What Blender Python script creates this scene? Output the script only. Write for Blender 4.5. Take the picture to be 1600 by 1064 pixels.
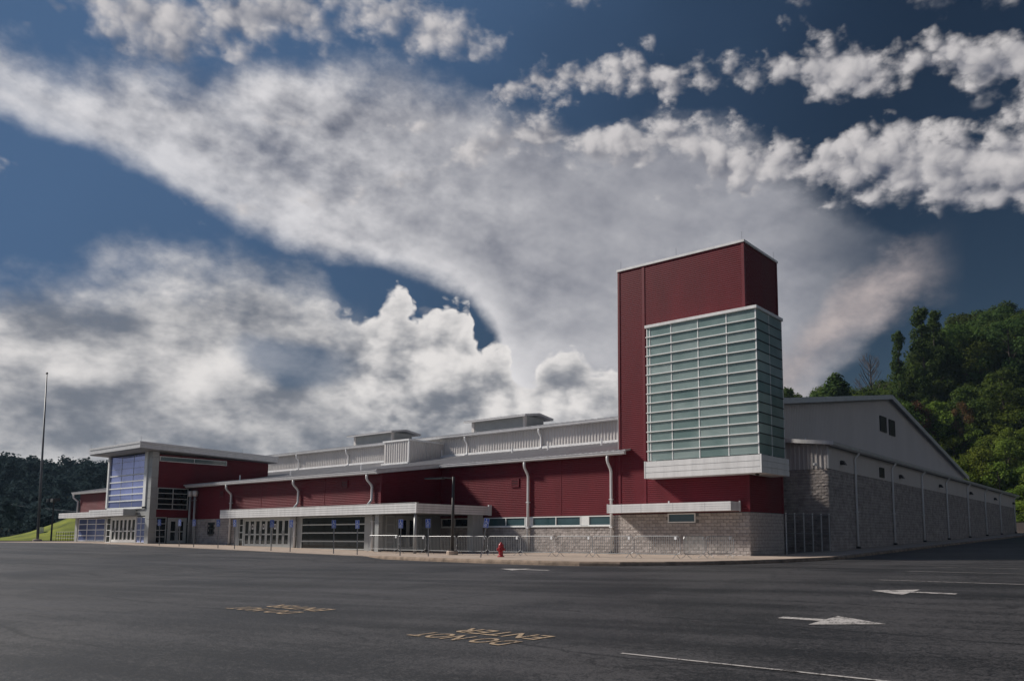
import bpy, bmesh, math, random
from mathutils import Vector, Matrix
import numpy as np

for o in list(bpy.data.objects):
    bpy.data.objects.remove(o)
scene = bpy.context.scene
COL = scene.collection
R_ = math.radians

# ------------------------------------------------------------------ camera
# building axes: X along the red front (to the right), Y into the depth, Z up; origin = foot of the stair tower's corner
CAM = (19.72, -41.61, 1.05)
YAW = math.atan2(0.6103, 0.7922)
cd = bpy.data.cameras.new("camera")
cd.sensor_width = 36.0
cd.lens = 36.0 * 1246.76 / 1600.0
cd.shift_x = -0.0625
cd.shift_y = 0.103
cd.clip_start = 0.1
cd.clip_end = 12000
cam = bpy.data.objects.new("camera", cd)
cam.location = CAM
cam.rotation_euler = (R_(96.5), 0, YAW)
COL.objects.link(cam)
scene.camera = cam

# ------------------------------------------------------------------ light
SUN_TO = Vector((-2.3, -1.0, 1.7)).normalized()          # towards the sun: left, a little in front, 34 degrees up
SUN_EL = math.asin(SUN_TO.z)
SUN_AZ = math.atan2(SUN_TO.x, SUN_TO.y)
sl = bpy.data.lights.new("sun", 'SUN')
sl.energy = 3.9
sl.angle = R_(6.0)
sl.color = (1.0, 0.93, 0.84)
so = bpy.data.objects.new("sun", sl)
so.rotation_euler = (-SUN_TO).to_track_quat('-Z', 'Y').to_euler()
so.location = (-40, -40, 60)
COL.objects.link(so)
scene.view_settings.view_transform = 'Standard'
scene.view_settings.look = 'None'
scene.view_settings.exposure = 0.3
scene.view_settings.gamma = 1.0
scene.view_settings.use_curve_mapping = False
scene.cycles.max_bounces = 5
scene.cycles.diffuse_bounces = 3
scene.cycles.glossy_bounces = 3
scene.cycles.transmission_bounces = 3
scene.cycles.transparent_max_bounces = 6

# ------------------------------------------------------------------ world: clear sky plus cloud decks
world = bpy.data.worlds.new("World")
scene.world = world
world.use_nodes = True
WT = world.node_tree
WT.nodes.clear()
SKY_STRENGTH = 0.094


class NB:
    """small expression layer over shader math nodes"""
    def __init__(self, nt):
        self.nt = nt

    def m(self, op, *a, clamp=False):
        n = self.nt.nodes.new('ShaderNodeMath')
        n.operation = op
        n.use_clamp = clamp
        for i, v in enumerate(a):
            self.put(n.inputs[i], v)
        return E(self, n.outputs[0])

    def put(self, sock, v):
        if isinstance(v, E):
            self.nt.links.new(v.s, sock)
        elif hasattr(v, 'is_output'):
            self.nt.links.new(v, sock)
        else:
            sock.default_value = v

    def smooth(self, x, lo, hi):
        n = self.nt.nodes.new('ShaderNodeMapRange')
        n.interpolation_type = 'SMOOTHSTEP'
        self.put(n.inputs[0], x)
        self.put(n.inputs[1], lo)
        self.put(n.inputs[2], hi)
        return E(self, n.outputs[0])

    def vec(self, x, y, z):
        n = self.nt.nodes.new('ShaderNodeCombineXYZ')
        for i, v in enumerate((x, y, z)):
            self.put(n.inputs[i], v)
        return n.outputs[0]

    def vadd(self, a, b):
        n = self.nt.nodes.new('ShaderNodeVectorMath')
        n.operation = 'ADD'
        self.put(n.inputs[0], a)
        self.put(n.inputs[1], b)
        return n.outputs[0]

    def noise(self, v, scale, detail=6.0, rough=0.55, dist=0.0, lac=2.0):
        n = self.nt.nodes.new('ShaderNodeTexNoise')
        self.put(n.inputs['Vector'], v)
        n.inputs['Scale'].default_value = scale
        n.inputs['Detail'].default_value = detail
        n.inputs['Roughness'].default_value = rough
        n.inputs['Lacunarity'].default_value = lac
        n.inputs['Distortion'].default_value = dist
        return E(self, n.outputs['Fac'])

    def noise_vec(self, v, scale, detail=3.0):
        n = self.nt.nodes.new('ShaderNodeTexNoise')
        self.put(n.inputs['Vector'], v)
        n.inputs['Scale'].default_value = scale
        n.inputs['Detail'].default_value = detail
        return n.outputs['Color']

    def puff(self, az, el, seed, scale, detail=2.0, rough=0.5, dz=0.0):
        """rounded heaps with creases between them, in degrees of azimuth and elevation"""
        n = self.nt.nodes.new('ShaderNodeTexVoronoi')
        n.voronoi_dimensions = '2D'
        n.feature = 'F1'
        n.normalize = True
        self.put(n.inputs['Vector'], self.vec(az * 0.1 + seed[0], el * 0.1 + seed[1], 0.0))
        n.inputs['Scale'].default_value = scale
        n.inputs['Detail'].default_value = detail
        n.inputs['Roughness'].default_value = rough
        return 1.0 - E(self, n.outputs['Distance'])

    def curve(self, x, pts, lo=-60.0, hi=60.0, vlo=0.0, vhi=50.0):
        n = self.nt.nodes.new('ShaderNodeFloatCurve')
        c = n.mapping.curves[0]
        pts = sorted(pts)
        P = [((a - lo) / (hi - lo), (b - vlo) / (vhi - vlo)) for a, b in pts]
        P = [(0.0, P[0][1])] + P + [(1.0, P[-1][1])]
        c.points[0].location = P[0]
        c.points[1].location = P[-1]
        for p in P[1:-1]:
            c.points.new(*p)
        for p in c.points:
            p.handle_type = 'AUTO'
        n.mapping.update()
        self.put(n.inputs['Value'], (x - lo) * (1.0 / (hi - lo)))
        return E(self, n.outputs[0]) * (vhi - vlo) + vlo

    def mix(self, f, a, b):
        n = self.nt.nodes.new('ShaderNodeMix')
        n.data_type = 'RGBA'
        self.put(n.inputs[0], f)
        for i, v in ((6, a), (7, b)):
            if isinstance(v, tuple):
                n.inputs[i].default_value = (*v, 1.0)
            else:
                self.nt.links.new(v, n.inputs[i])
        return n.outputs[2]


class E:
    def __init__(self, nb, s):
        self.nb, self.s = nb, s

    def __add__(self, o): return self.nb.m('ADD', self, o)
    __radd__ = __add__
    def __mul__(self, o): return self.nb.m('MULTIPLY', self, o)
    __rmul__ = __mul__
    def __sub__(self, o): return self.nb.m('SUBTRACT', self, o)
    def __rsub__(self, o): return self.nb.m('SUBTRACT', o, self)
    def __truediv__(self, o): return self.nb.m('DIVIDE', self, o)
    def min(self, o): return self.nb.m('MINIMUM', self, o)
    def max(self, o): return self.nb.m('MAXIMUM', self, o)
    def clamp(self): return self.nb.m('ADD', self, 0.0, clamp=True)


def build_sky():
    nb = NB(WT)
    nishita = WT.nodes.new('ShaderNodeTexSky')
    nishita.sky_type = 'NISHITA'
    nishita.sun_disc = False
    nishita.sun_elevation = SUN_EL
    nishita.sun_rotation = SUN_AZ
    nishita.altitude = 300
    nishita.air_density = 1.0
    nishita.dust_density = 0.3
    nishita.ozone_density = 2.5
    tc = WT.nodes.new('ShaderNodeTexCoord')
    sep = WT.nodes.new('ShaderNodeSeparateXYZ')
    WT.links.new(tc.outputs['Generated'], sep.inputs[0])
    dx, dy, dz = (E(nb, sep.outputs[i]) for i in range(3))
    cy, sy = math.cos(YAW), math.sin(YAW)
    right = dx * cy + dy * sy
    fwd = dy * cy - dx * sy
    az = nb.m('ARCTAN2', right, fwd) * (180 / math.pi)
    el = nb.m('ARCSINE', dz) * (180 / math.pi)
    v = nb.vec(dx, dy, dz * 1.5)
    # wide warp shared by all decks
    wv = nb.noise(v, 4.0, 2, 0.55) - 0.5
    wv2 = nb.noise(nb.vadd(v, (3.7, 1.3, 9.1)), 4.0, 2, 0.55) - 0.5
    fine = nb.noise(v, 14.0, 5, 0.6)
    fine2 = nb.noise(nb.vadd(v, (-5.1, 7.7, 2.2)), 28.0, 3, 0.6)
    lo = SUN_TO * 0.02
    off = (lo.x, lo.y, lo.z * 1.5 + 0.012)
    vs = nb.vadd(v, off)
    fine_s = nb.noise(vs, 14.0, 3, 0.6)
    azw = az + wv * 7.0
    elw = el + wv2 * 4.0

    # clear sky, exposed for the clouds
    hs = WT.nodes.new('ShaderNodeHueSaturation')
    hs.inputs['Saturation'].default_value = 1.12
    hs.inputs['Value'].default_value = SKYV
    WT.links.new(nishita.outputs[0], hs.inputs['Color'])
    col = hs.outputs[0]
    # thin veil, thicker to the left where the sun stands
    veil = nb.smooth(az + wv * 18.0 + (20.0 - el) * 1.0, 16.0, -42.0) * 0.9
    col = nb.mix(veil, col, (0.62, 1.18, 2.25))
    # heaps shared by all cumulus decks, and the same heaps seen a step towards the sun
    paz = az + (fine - 0.5) * 2.2 + (fine2 - 0.5) * 0.9 + wv * 3.0
    pel = el * 1.2 + (fine_s - 0.5) * 2.2 + (fine2 - 0.5) * 0.7 + wv2 * 3.0
    p1 = nb.puff(paz, pel, (0.3, 0.7), 4.3, 2.0, 0.5)
    p1s = nb.puff(paz - 0.75, pel + 0.75, (0.3, 0.7), 4.3, 1.0, 0.5)
    p_rel = p1 - p1s
    f_rel = fine - fine_s

    # --- deck A: the spreading anvil
    A_low = [(-60, 22.5), (-43.1, 23.8), (-37.4, 24.0), (-34.1, 23.2), (-29.4, 22.6), (-25.5, 21.0), (-21.8, 19.5), (-17.5, 18.7), (-12.2, 18.2),
             (-9.4, 17.2), (-6.6, 15.0), (-4.7, 11.0), (-2.3, 7.3), (2.8, 4.5), (9.1, 4.5), (14.5, 7.9), (19.4, 11.6), (22.4, 14.6), (25.1, 17.4), (30.2, 22)]
    A_up = [(-60, 22.6), (-43.2, 25.5), (-37.5, 26.8), (-34.3, 27.4), (-29.8, 28.6), (-26.0, 29.6), (-22.4, 30.6), (-18.0, 30.9), (-12.5, 30.9), (-9.7, 30.6),
            (-6.8, 29.8), (-4.8, 28.9), (-2.4, 28.4), (2.9, 27.6), (9.6, 27.5), (15.1, 25.6), (19.9, 22.6), (22.6, 19.6), (25.1, 17.3), (30.0, 17)]
    al = nb.curve(az + wv * 3.0, A_low)
    au = nb.curve(azw, A_up)
    dlow = el + wv2 * 1.6 + (fine - 0.5) * 2.2 - al
    dup = au - elw + (fine - 0.5) * 5.0
    right_end = nb.smooth(az + wv * 8.0, 25.0, 13.0)
    a_in = nb.smooth(dlow, -0.5, 1.3) * nb.smooth(dup, -1.2, 2.6) * (0.15 + 0.85 * right_end)
    streak = nb.noise(nb.vec(az * 0.030 + el * 0.045 + wv * 0.3, el * 0.11 + az * 0.035, 0.3), 1.4, 5, 0.55)
    edge_glow = nb.smooth(dlow, 6.0, 0.2) * nb.smooth(az, 6.0, -10.0)
    left_body = nb.smooth(az + wv * 10.0, 4.0, -26.0)
    glow_low = nb.smooth(el + wv2 * 6.0, 19.0, 8.0) * nb.smooth(az + wv * 10, 10.0, -2.0)
    sh = 0.25 + edge_glow * 0.36 + left_body * 0.12 + glow_low * 0.34 + (f_rel * 1.15) * (0.25 + left_body) + (streak - 0.5) * 0.5 + (fine - 0.5) * (0.05 + left_body * 0.22) + (fine2 - 0.5) * 0.06 + (wv2 * 0.25)
    acol = nb.mix(nb.smooth(sh, -0.25, 1.0), (0.70, 0.84, 1.26), (6.6, 6.45, 6.55))
    thick = nb.smooth(streak + left_body * 0.1 + nb.smooth(az, -24.0, -4.0) * 0.5 + glow_low * 0.3, 0.15, 0.7)
    col = nb.mix(a_in * (0.45 + thick * 0.52), col, acol)

    # --- deck B: the bank behind the hall, soft on the left, heaped in the middle
    B_top = [(-60, 12.5), (-42.3, 13.3), (-36.6, 14.2), (-33.5, 15.2), (-30.1, 16.2), (-26.5, 17.0), (-21.3, 17.3), (-18.3, 16.6), (-16.3, 14.6),
             (-14.8, 15.4), (-13.0, 17.0), (-11.4, 15.6), (-9.8, 16.2), (-8.0, 15.8), (-6.8, 13.0), (-5.1, 13.2), (-3.4, 10.6), (-1.4, 13.0), (2.8, 11.6),
             (9.2, 9.4), (15.9, 9.4), (22.1, 7.5), (33.0, 7.7), (60, 9.0)]
    bt = nb.curve(az + wv * 2.0, B_top)
    heap = nb.smooth(az, -19.0, -14.5)
    db_soft = bt - el + (fine - 0.5) * 6.0 + wv * 5.0
    soft = nb.smooth(db_soft, -2.4, 3.0)
    db_hard = bt - el + (p1 - 0.66) * 4.6 + (fine2 - 0.5) * 0.5
    hard = nb.smooth(db_hard, -0.16, 0.5)
    hole = nb.smooth(((az + 19.8) * (az + 19.8) * 0.16 + (elw - 12.4) * (elw - 12.4) * 0.9) + (fine - 0.5) * 4.0, 0.6, 4.0)
    b_in = (soft * (1.0 - heap) + hard * heap) * (0.3 + 0.7 * hole)
    bv = nb.vadd(nb.vec(dx, dy, dz * 1.9), (1.7, 4.4, 0.6))
    big = nb.noise(bv, 8.0, 7, 0.58)
    big_s = nb.noise(nb.vadd(bv, (off[0] * 2.0, off[1] * 2.0, off[2] * 2.0)), 8.0, 4, 0.58)
    top_glow = nb.smooth(db_hard, 1.6, 0.0) * heap
    mid = heap * nb.smooth(az, 8.0, -3.0) * nb.smooth(el, 3.0, 9.0)
    sh_b = 0.31 + (big - big_s) * 1.7 + (big - 0.5) * 0.28 + (fine - 0.5) * 0.32 + f_rel * 0.6 + mid * (p_rel * 0.75 + (p1 - 0.7) * 0.35 + 0.06) \
        + top_glow * 0.38 + nb.smooth(az, -50.0, -22.0) * nb.smooth(el, 6.0, 13.0) * 0.14 - nb.smooth(az, -4.0, 4.0) * 0.16 - nb.smooth(el, 11.0, 1.0) * 0.08
    bcol = nb.mix(nb.smooth(sh_b, -0.15, 1.0), (1.50, 1.62, 1.90), (7.1, 6.8, 6.6))
    col = nb.mix(b_in * 0.94, col, bcol)

    # --- decks D and E: rows of small heaps high up
    def row(col, centre, half, amt, lite, dark, hardn):
        c = nb.curve(azw, centre)
        h = nb.curve(az, half, vhi=10.0)
        d = h - nb.m('ABSOLUTE', elw - c)
        dens = d * 0.9 + heap_d * amt + grain
        a = nb.smooth(dens, -0.2, hardn)
        s = row_s + (el - c) * 0.06
        return nb.mix(a * 0.95, col, nb.mix(nb.smooth(s, -0.1, 0.95), dark, lite))

    heap_d = p1 - 0.66
    grain = (fine - 0.5) * 6.4 + (fine2 - 0.5) * 2.2 - 0.25
    row_s = 0.48 + p_rel * 1.0 + f_rel * 0.9 + (fine2 - 0.5) * 0.3 + heap_d * 0.4
    warm, dim = (5.4, 5.15, 5.15), (0.75, 0.87, 1.25)
    col = row(col, [(-60, 20), (-20, 22), (-12.3, 23.5), (-10.0, 25.0), (-4.8, 27.2), (0, 27.4), (4.8, 26.7), (9.6, 25.8), (14.2, 25.6), (18.6, 24.8), (22.8, 24.0),
                    (26.8, 23.4), (30.5, 22.6), (37.2, 22.1), (60, 20)],
              [(-60, 0.2), (-20, 0.0), (-12, 0.3), (-9, 1.0), (-4, 1.3), (0, 1.5), (6, 1.5), (12, 1.9), (18, 2.0), (24, 2.3), (28, 2.8), (34, 2.8), (60, 2.4)],
              3.6, warm, dim, 1.5)
    col = row(col, [(-60, 28), (-9.6, 28.3), (-3.9, 31.0), (0, 32.0), (4.9, 31.6), (9.7, 30.6), (14.3, 30.5), (18.8, 30.3), (23.1, 29.5), (27.1, 28.9), (30.8, 27.9),
                    (37.5, 25.8), (60, 24)],
              [(-60, 0.0), (-9, 0.0), (-4, 0.8), (0, 1.6), (5, 1.5), (10, 1.0), (14, 1.1), (19, 1.9), (24, 1.4), (29, 2.1), (37, 2.2), (60, 2.0)],
              3.6, warm, dim, 1.5)
    col = row(col, [(-60, 27), (-40.8, 29.6), (-35.9, 30.4), (-32.8, 31.0), (-29.1, 31.6), (-25.3, 32.4), (-21.2, 33.2), (-16.8, 34.0), (-9.7, 33.6), (-6.5, 33.2),
                    (-3.9, 35.5), (6, 36.5), (20, 34.5), (60, 32)],
              [(-60, 1.2), (-40, 0.5), (-35, 0.9), (-31, 2.3), (-26, 2.7), (-20, 2.2), (-14, 1.9), (-8, 1.9), (-4, 0.9), (6, 0.1), (20, 0.2), (26, 0.9), (60, 1.2)],
              2.6, warm, (1.0, 1.2, 1.7), 2.2)
    # slanting wisp to the right of the tower
    wc = nb.curve(azw, [(-60, 4), (0, 6), (11.5, 9.4), (14.6, 11.0), (18.2, 13.4), (20.8, 15.2), (23.3, 16.6), (26.5, 17.6), (60, 20)])
    wd = 1.9 - nb.m('ABSOLUTE', elw - wc) + (fine - 0.5) * 4.5
    wa = nb.smooth(wd, -0.8, 2.4) * nb.smooth(az, 9.0, 15.0) * nb.smooth(az, 27.0, 22.0)
    col = nb.mix(wa * 0.9, col, nb.mix((0.5 + (f_rel * 1.2) + (fine2 - 0.5) * 0.5).clamp(), (1.9, 1.8, 2.0), (5.0, 4.3, 4.1)))
    # loose scraps everywhere else
    sc = nb.noise(nb.vadd(v, (9.0, 2.0, 4.0)), 9.0, 4, 0.6)
    sa = nb.smooth(sc, 0.64, 0.76) * nb.smooth(el, 3.0, 12.0) * 0.7
    col = nb.mix(sa, col, nb.mix((0.45 + (f_rel * 1.2)).clamp(), (1.3, 1.45, 1.9), (4.4, 4.2, 4.2)))

    bg = WT.nodes.new('ShaderNodeBackground')
    bg.inputs['Strength'].default_value = SKY_STRENGTH
    WT.links.new(col, bg.inputs['Color'])
    out = WT.nodes.new('ShaderNodeOutputWorld')
    WT.links.new(bg.outputs[0], out.inputs['Surface'])


SKYV = 0.165
build_sky()
world.cycles.sampling_method = 'MANUAL'
world.cycles.sample_map_resolution = 512

# ------------------------------------------------------------------ helpers
RNG = random.Random(7)


def material(name, base, rough=0.6, metal=0.0, var=0.12, vscale=1.5, bump=0.0, bscale=30.0, spec=0.5, tint=None, obj_var=0.0, streak=None, detail=5.0, cell=None):
    """Principled material with two scales of procedural colour variation and fine relief"""
    m = bpy.data.materials.new(name)
    m.use_nodes = True
    nt = m.node_tree
    b = nt.nodes['Principled BSDF']
    b.inputs['Roughness'].default_value = rough
    b.inputs['Metallic'].default_value = metal
    b.inputs['Specular IOR Level'].default_value = spec
    tc = nt.nodes.new('ShaderNodeTexCoord')
    mp = nt.nodes.new('ShaderNodeMapping')
    if streak:
        mp.inputs['Scale'].default_value = streak
    nt.links.new(tc.outputs['Object'], mp.inputs[0])
    n = nt.nodes.new('ShaderNodeTexNoise')
    n.inputs['Scale'].default_value = vscale
    n.inputs['Detail'].default_value = detail
    n.inputs['Roughness'].default_value = 0.6
    nt.links.new(mp.outputs[0], n.inputs['Vector'])
    r = nt.nodes.new('ShaderNodeValToRGB')
    lo = tuple(max(0.0, c * (1 - var)) for c in base)
    hi = tuple(c * (1 + var) for c in (tint or base))
    r.color_ramp.elements[0].position = 0.3
    r.color_ramp.elements[1].position = 0.72
    r.color_ramp.elements[0].color = (*lo, 1)
    r.color_ramp.elements[1].color = (*hi, 1)
    nt.links.new(n.outputs['Fac'], r.inputs[0])
    col = r.outputs[0]
    if obj_var:
        oi = nt.nodes.new('ShaderNodeObjectInfo')
        hs = nt.nodes.new('ShaderNodeHueSaturation')
        mr = nt.nodes.new('ShaderNodeMapRange')
        mr.inputs[3].default_value = 1 - obj_var
        mr.inputs[4].default_value = 1 + obj_var
        nt.links.new(oi.outputs['Random'], mr.inputs[0])
        nt.links.new(mr.outputs[0], hs.inputs['Value'])
        nt.links.new(col, hs.inputs['Color'])
        col = hs.outputs[0]
    if cell:                                    # each block its own shade
        sn = nt.nodes.new('ShaderNodeVectorMath')
        sn.operation = 'SNAP'
        nt.links.new(tc.outputs['Object'], sn.inputs[0])
        sn.inputs[1].default_value = cell
        wn = nt.nodes.new('ShaderNodeTexWhiteNoise')
        nt.links.new(sn.outputs[0], wn.inputs['Vector'])
        cr = nt.nodes.new('ShaderNodeMapRange')
        cr.inputs[3].default_value = 0.84
        cr.inputs[4].default_value = 1.12
        nt.links.new(wn.outputs['Value'], cr.inputs[0])
        ch = nt.nodes.new('ShaderNodeHueSaturation')
        nt.links.new(cr.outputs[0], ch.inputs['Value'])
        nt.links.new(col, ch.inputs['Color'])
        col = ch.outputs[0]
    nt.links.new(col, b.inputs['Base Color'])
    rr = nt.nodes.new('ShaderNodeMapRange')
    rr.inputs[3].default_value = max(0.02, rough * 0.85)
    rr.inputs[4].default_value = min(1.0, rough * 1.15)
    nt.links.new(n.outputs['Fac'], rr.inputs[0])
    nt.links.new(rr.outputs[0], b.inputs['Roughness'])
    if bump:
        n2 = nt.nodes.new('ShaderNodeTexNoise')
        n2.inputs['Scale'].default_value = bscale
        n2.inputs['Detail'].default_value = 4
        nt.links.new(tc.outputs['Object'], n2.inputs['Vector'])
        bp = nt.nodes.new('ShaderNodeBump')
        bp.inputs['Strength'].default_value = bump
        bp.inputs['Distance'].default_value = 0.02
        nt.links.new(n2.outputs['Fac'], bp.inputs['Height'])
        nt.links.new(bp.outputs[0], b.inputs['Normal'])
    return m


def leaf_material(name, c0, c1, obj_var=0.25, transl=0.35):
    m = bpy.data.materials.new(name)
    m.use_nodes = True
    nt = m.node_tree
    nt.nodes.clear()
    out = nt.nodes.new('ShaderNodeOutputMaterial')
    tc = nt.nodes.new('ShaderNodeTexCoord')
    n = nt.nodes.new('ShaderNodeTexNoise')
    n.inputs['Scale'].default_value = 0.9
    n.inputs['Detail'].default_value = 5
    nt.links.new(tc.outputs['Object'], n.inputs['Vector'])
    r = nt.nodes.new('ShaderNodeValToRGB')
    r.color_ramp.elements[0].position = 0.35
    r.color_ramp.elements[1].position = 0.68
    r.color_ramp.elements[0].color = (*c0, 1)
    r.color_ramp.elements[1].color = (*c1, 1)
    nt.links.new(n.outputs['Fac'], r.inputs[0])
    oi = nt.nodes.new('ShaderNodeObjectInfo')
    mr = nt.nodes.new('ShaderNodeMapRange')
    mr.inputs[3].default_value = 1 - obj_var
    mr.inputs[4].default_value = 1 + obj_var
    nt.links.new(oi.outputs['Random'], mr.inputs[0])
    hs = nt.nodes.new('ShaderNodeHueSaturation')
    mh = nt.nodes.new('ShaderNodeMapRange')
    mh.inputs[3].default_value = 0.475
    mh.inputs[4].default_value = 0.52
    nt.links.new(oi.outputs['Random'], mh.inputs[0])
    nt.links.new(mh.outputs[0], hs.inputs['Hue'])
    nt.links.new(mr.outputs[0], hs.inputs['Value'])
    nt.links.new(r.outputs[0], hs.inputs['Color'])
    d = nt.nodes.new('ShaderNodeBsdfDiffuse')
    t = nt.nodes.new('ShaderNodeBsdfTranslucent')
    mx = nt.nodes.new('ShaderNodeMixShader')
    mx.inputs[0].default_value = transl
    for s in (d, t):
        nt.links.new(hs.outputs[0], s.inputs['Color'])
    nt.links.new(d.outputs[0], mx.inputs[1])
    nt.links.new(t.outputs[0], mx.inputs[2])
    nt.links.new(mx.outputs[0], out.inputs[0])
    return m


M = {
    'red': material('red_ribbed_metal', (0.128, 0.006, 0.0145), 0.55, spec=0.28, var=0.17, vscale=0.8, streak=(1, 1, 0.25)),
    'red_trim': material('red_trim_metal', (0.132, 0.008, 0.017), 0.5, spec=0.3, var=0.06),
    'white': material('white_painted_metal', (0.72, 0.72, 0.72), 0.4, var=0.13, vscale=2.4, streak=(1, 1, 0.15)),
    'silver': material('galvanised_trim', (0.60, 0.60, 0.61), 0.38, metal=0.15, var=0.10, vscale=2.5),
    'grey_panel': material('grey_ribbed_metal', (0.54, 0.515, 0.50), 0.5, var=0.08, vscale=0.6, streak=(1, 1, 0.2)),
    'gable_panel': material('shade_lifted_gable_metal', (0.60, 0.55, 0.52), 0.5, var=0.06, vscale=0.4, streak=(1, 1, 0.2)),  # same panel as the front, colour lifted and warmed for the shaded side
    'roof': material('standing_seam_roof_metal', (0.48, 0.475, 0.485), 0.42, metal=0.1, var=0.10, vscale=0.8),
    'block': material('split_face_concrete_block', (0.40, 0.36, 0.34), 0.92, var=0.25, vscale=5.0, bump=0.9, bscale=26.0, spec=0.2, obj_var=0.16),
    'block_wall': material('concrete_block_masonry', (0.385, 0.345, 0.325), 0.92, var=0.25, vscale=1.6, bump=0.8, bscale=24.0, spec=0.2, cell=(0.4, 0.4, 0.2)),
    'mortar': material('grey_mortar', (0.15, 0.145, 0.14), 0.95, var=0.15, vscale=4, spec=0.15),
    'asphalt': None,
    'concrete': material('tan_concrete', (0.42, 0.34, 0.28), 0.9, var=0.20, vscale=0.9, bump=0.3, bscale=40, spec=0.2),
    'kerb': material('weathered_kerb_concrete', (0.25, 0.19, 0.145), 0.92, var=0.45, vscale=2.2, bump=0.6, bscale=20, spec=0.2),
    'frame': material('pale_aluminium_frame', (0.50, 0.52, 0.51), 0.4, metal=0.2, var=0.05, vscale=3),
    'white_frame': material('white_window_frame', (0.78, 0.79, 0.78), 0.4, var=0.05, vscale=3),
    'dark_glass': material('dark_window_glass', (0.006, 0.008, 0.009), 0.05, var=0.2, vscale=0.7, spec=0.3),
    'sky_teal_glass': material('teal_reflection_glass', (0.035, 0.075, 0.085), 0.06, var=0.2, vscale=0.8, spec=0.8),  # teal of reflected sky and hills put into the glass colour
    'blue_glass': material('blue_reflective_glass', (0.23, 0.28, 0.56), 0.05, metal=0.6, var=0.10, vscale=0.5, obj_var=0.08),
    'frost': None,
    'clad': material('grey_cladding_panel', (0.36, 0.37, 0.37), 0.45, metal=0.2, var=0.08, vscale=1.2),
    'soffit': material('soffit_board', (0.24, 0.24, 0.245), 0.6, var=0.06),
    'dark_metal': material('dark_bronze_metal', (0.03, 0.028, 0.028), 0.5, var=0.15, vscale=4),
    'black': material('black_painted_metal', (0.012, 0.012, 0.014), 0.5, var=0.1, vscale=4),
    'weathered': material('weathered_aluminium', (0.17, 0.17, 0.18), 0.5, metal=0.3, var=0.15, vscale=2),
    'steel': material('galvanised_steel', (0.34, 0.35, 0.36), 0.42, metal=0.45, var=0.15, vscale=6),
    'blue_sign': material('blue_sign_sheet', (0.03, 0.085, 0.42), 0.4, var=0.06, vscale=5),
    'sign_white': material('white_sign_sheet', (0.75, 0.76, 0.78), 0.45, var=0.04, vscale=5),
    'hydrant': material('red_hydrant_paint', (0.33, 0.012, 0.02), 0.35, var=0.15, vscale=8),
    'paint_white': None,
    'paint_tan': None,
    'grass': material('mown_grass', (0.115, 0.155, 0.020), 0.95, var=0.35, vscale=0.35, bump=0.6, bscale=9, spec=0.1, tint=(0.19, 0.21, 0.028)),
    'scrub': material('rough_wooded_ground', (0.030, 0.038, 0.020), 0.95, var=0.4, vscale=0.15, spec=0.1),
    'earth': material('forest_floor', (0.03, 0.035, 0.016), 0.95, var=0.4, vscale=0.2, spec=0.1),
    'bark': material('grey_brown_bark', (0.075, 0.06, 0.05), 0.95, var=0.3, vscale=3, spec=0.1),
    'dead_bark': material('pale_dead_wood', (0.10, 0.085, 0.085), 0.95, var=0.2, vscale=3, spec=0.1),
    'leaf': leaf_material('green_leaves', (0.046, 0.076, 0.020), (0.105, 0.145, 0.036), transl=0.45),
    'leaf_dark': leaf_material('dark_green_leaves', (0.036, 0.062, 0.020), (0.082, 0.115, 0.036), transl=0.45),
    'leaf_sunlit': leaf_material('sunlit_tone_leaves', (0.092, 0.140, 0.024), (0.185, 0.235, 0.046), transl=0.5),  # sunlit look of the lower growth put into the leaf colour
    'leaf_rust': leaf_material('rusty_brown_leaves', (0.085, 0.058, 0.028), (0.16, 0.10, 0.05), transl=0.4),
    'leaf_far': leaf_material('haze_tinted_leaves', (0.024, 0.042, 0.046), (0.044, 0.066, 0.068), transl=0.3),  # blue of the distant air put into the leaf colour
}


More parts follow.
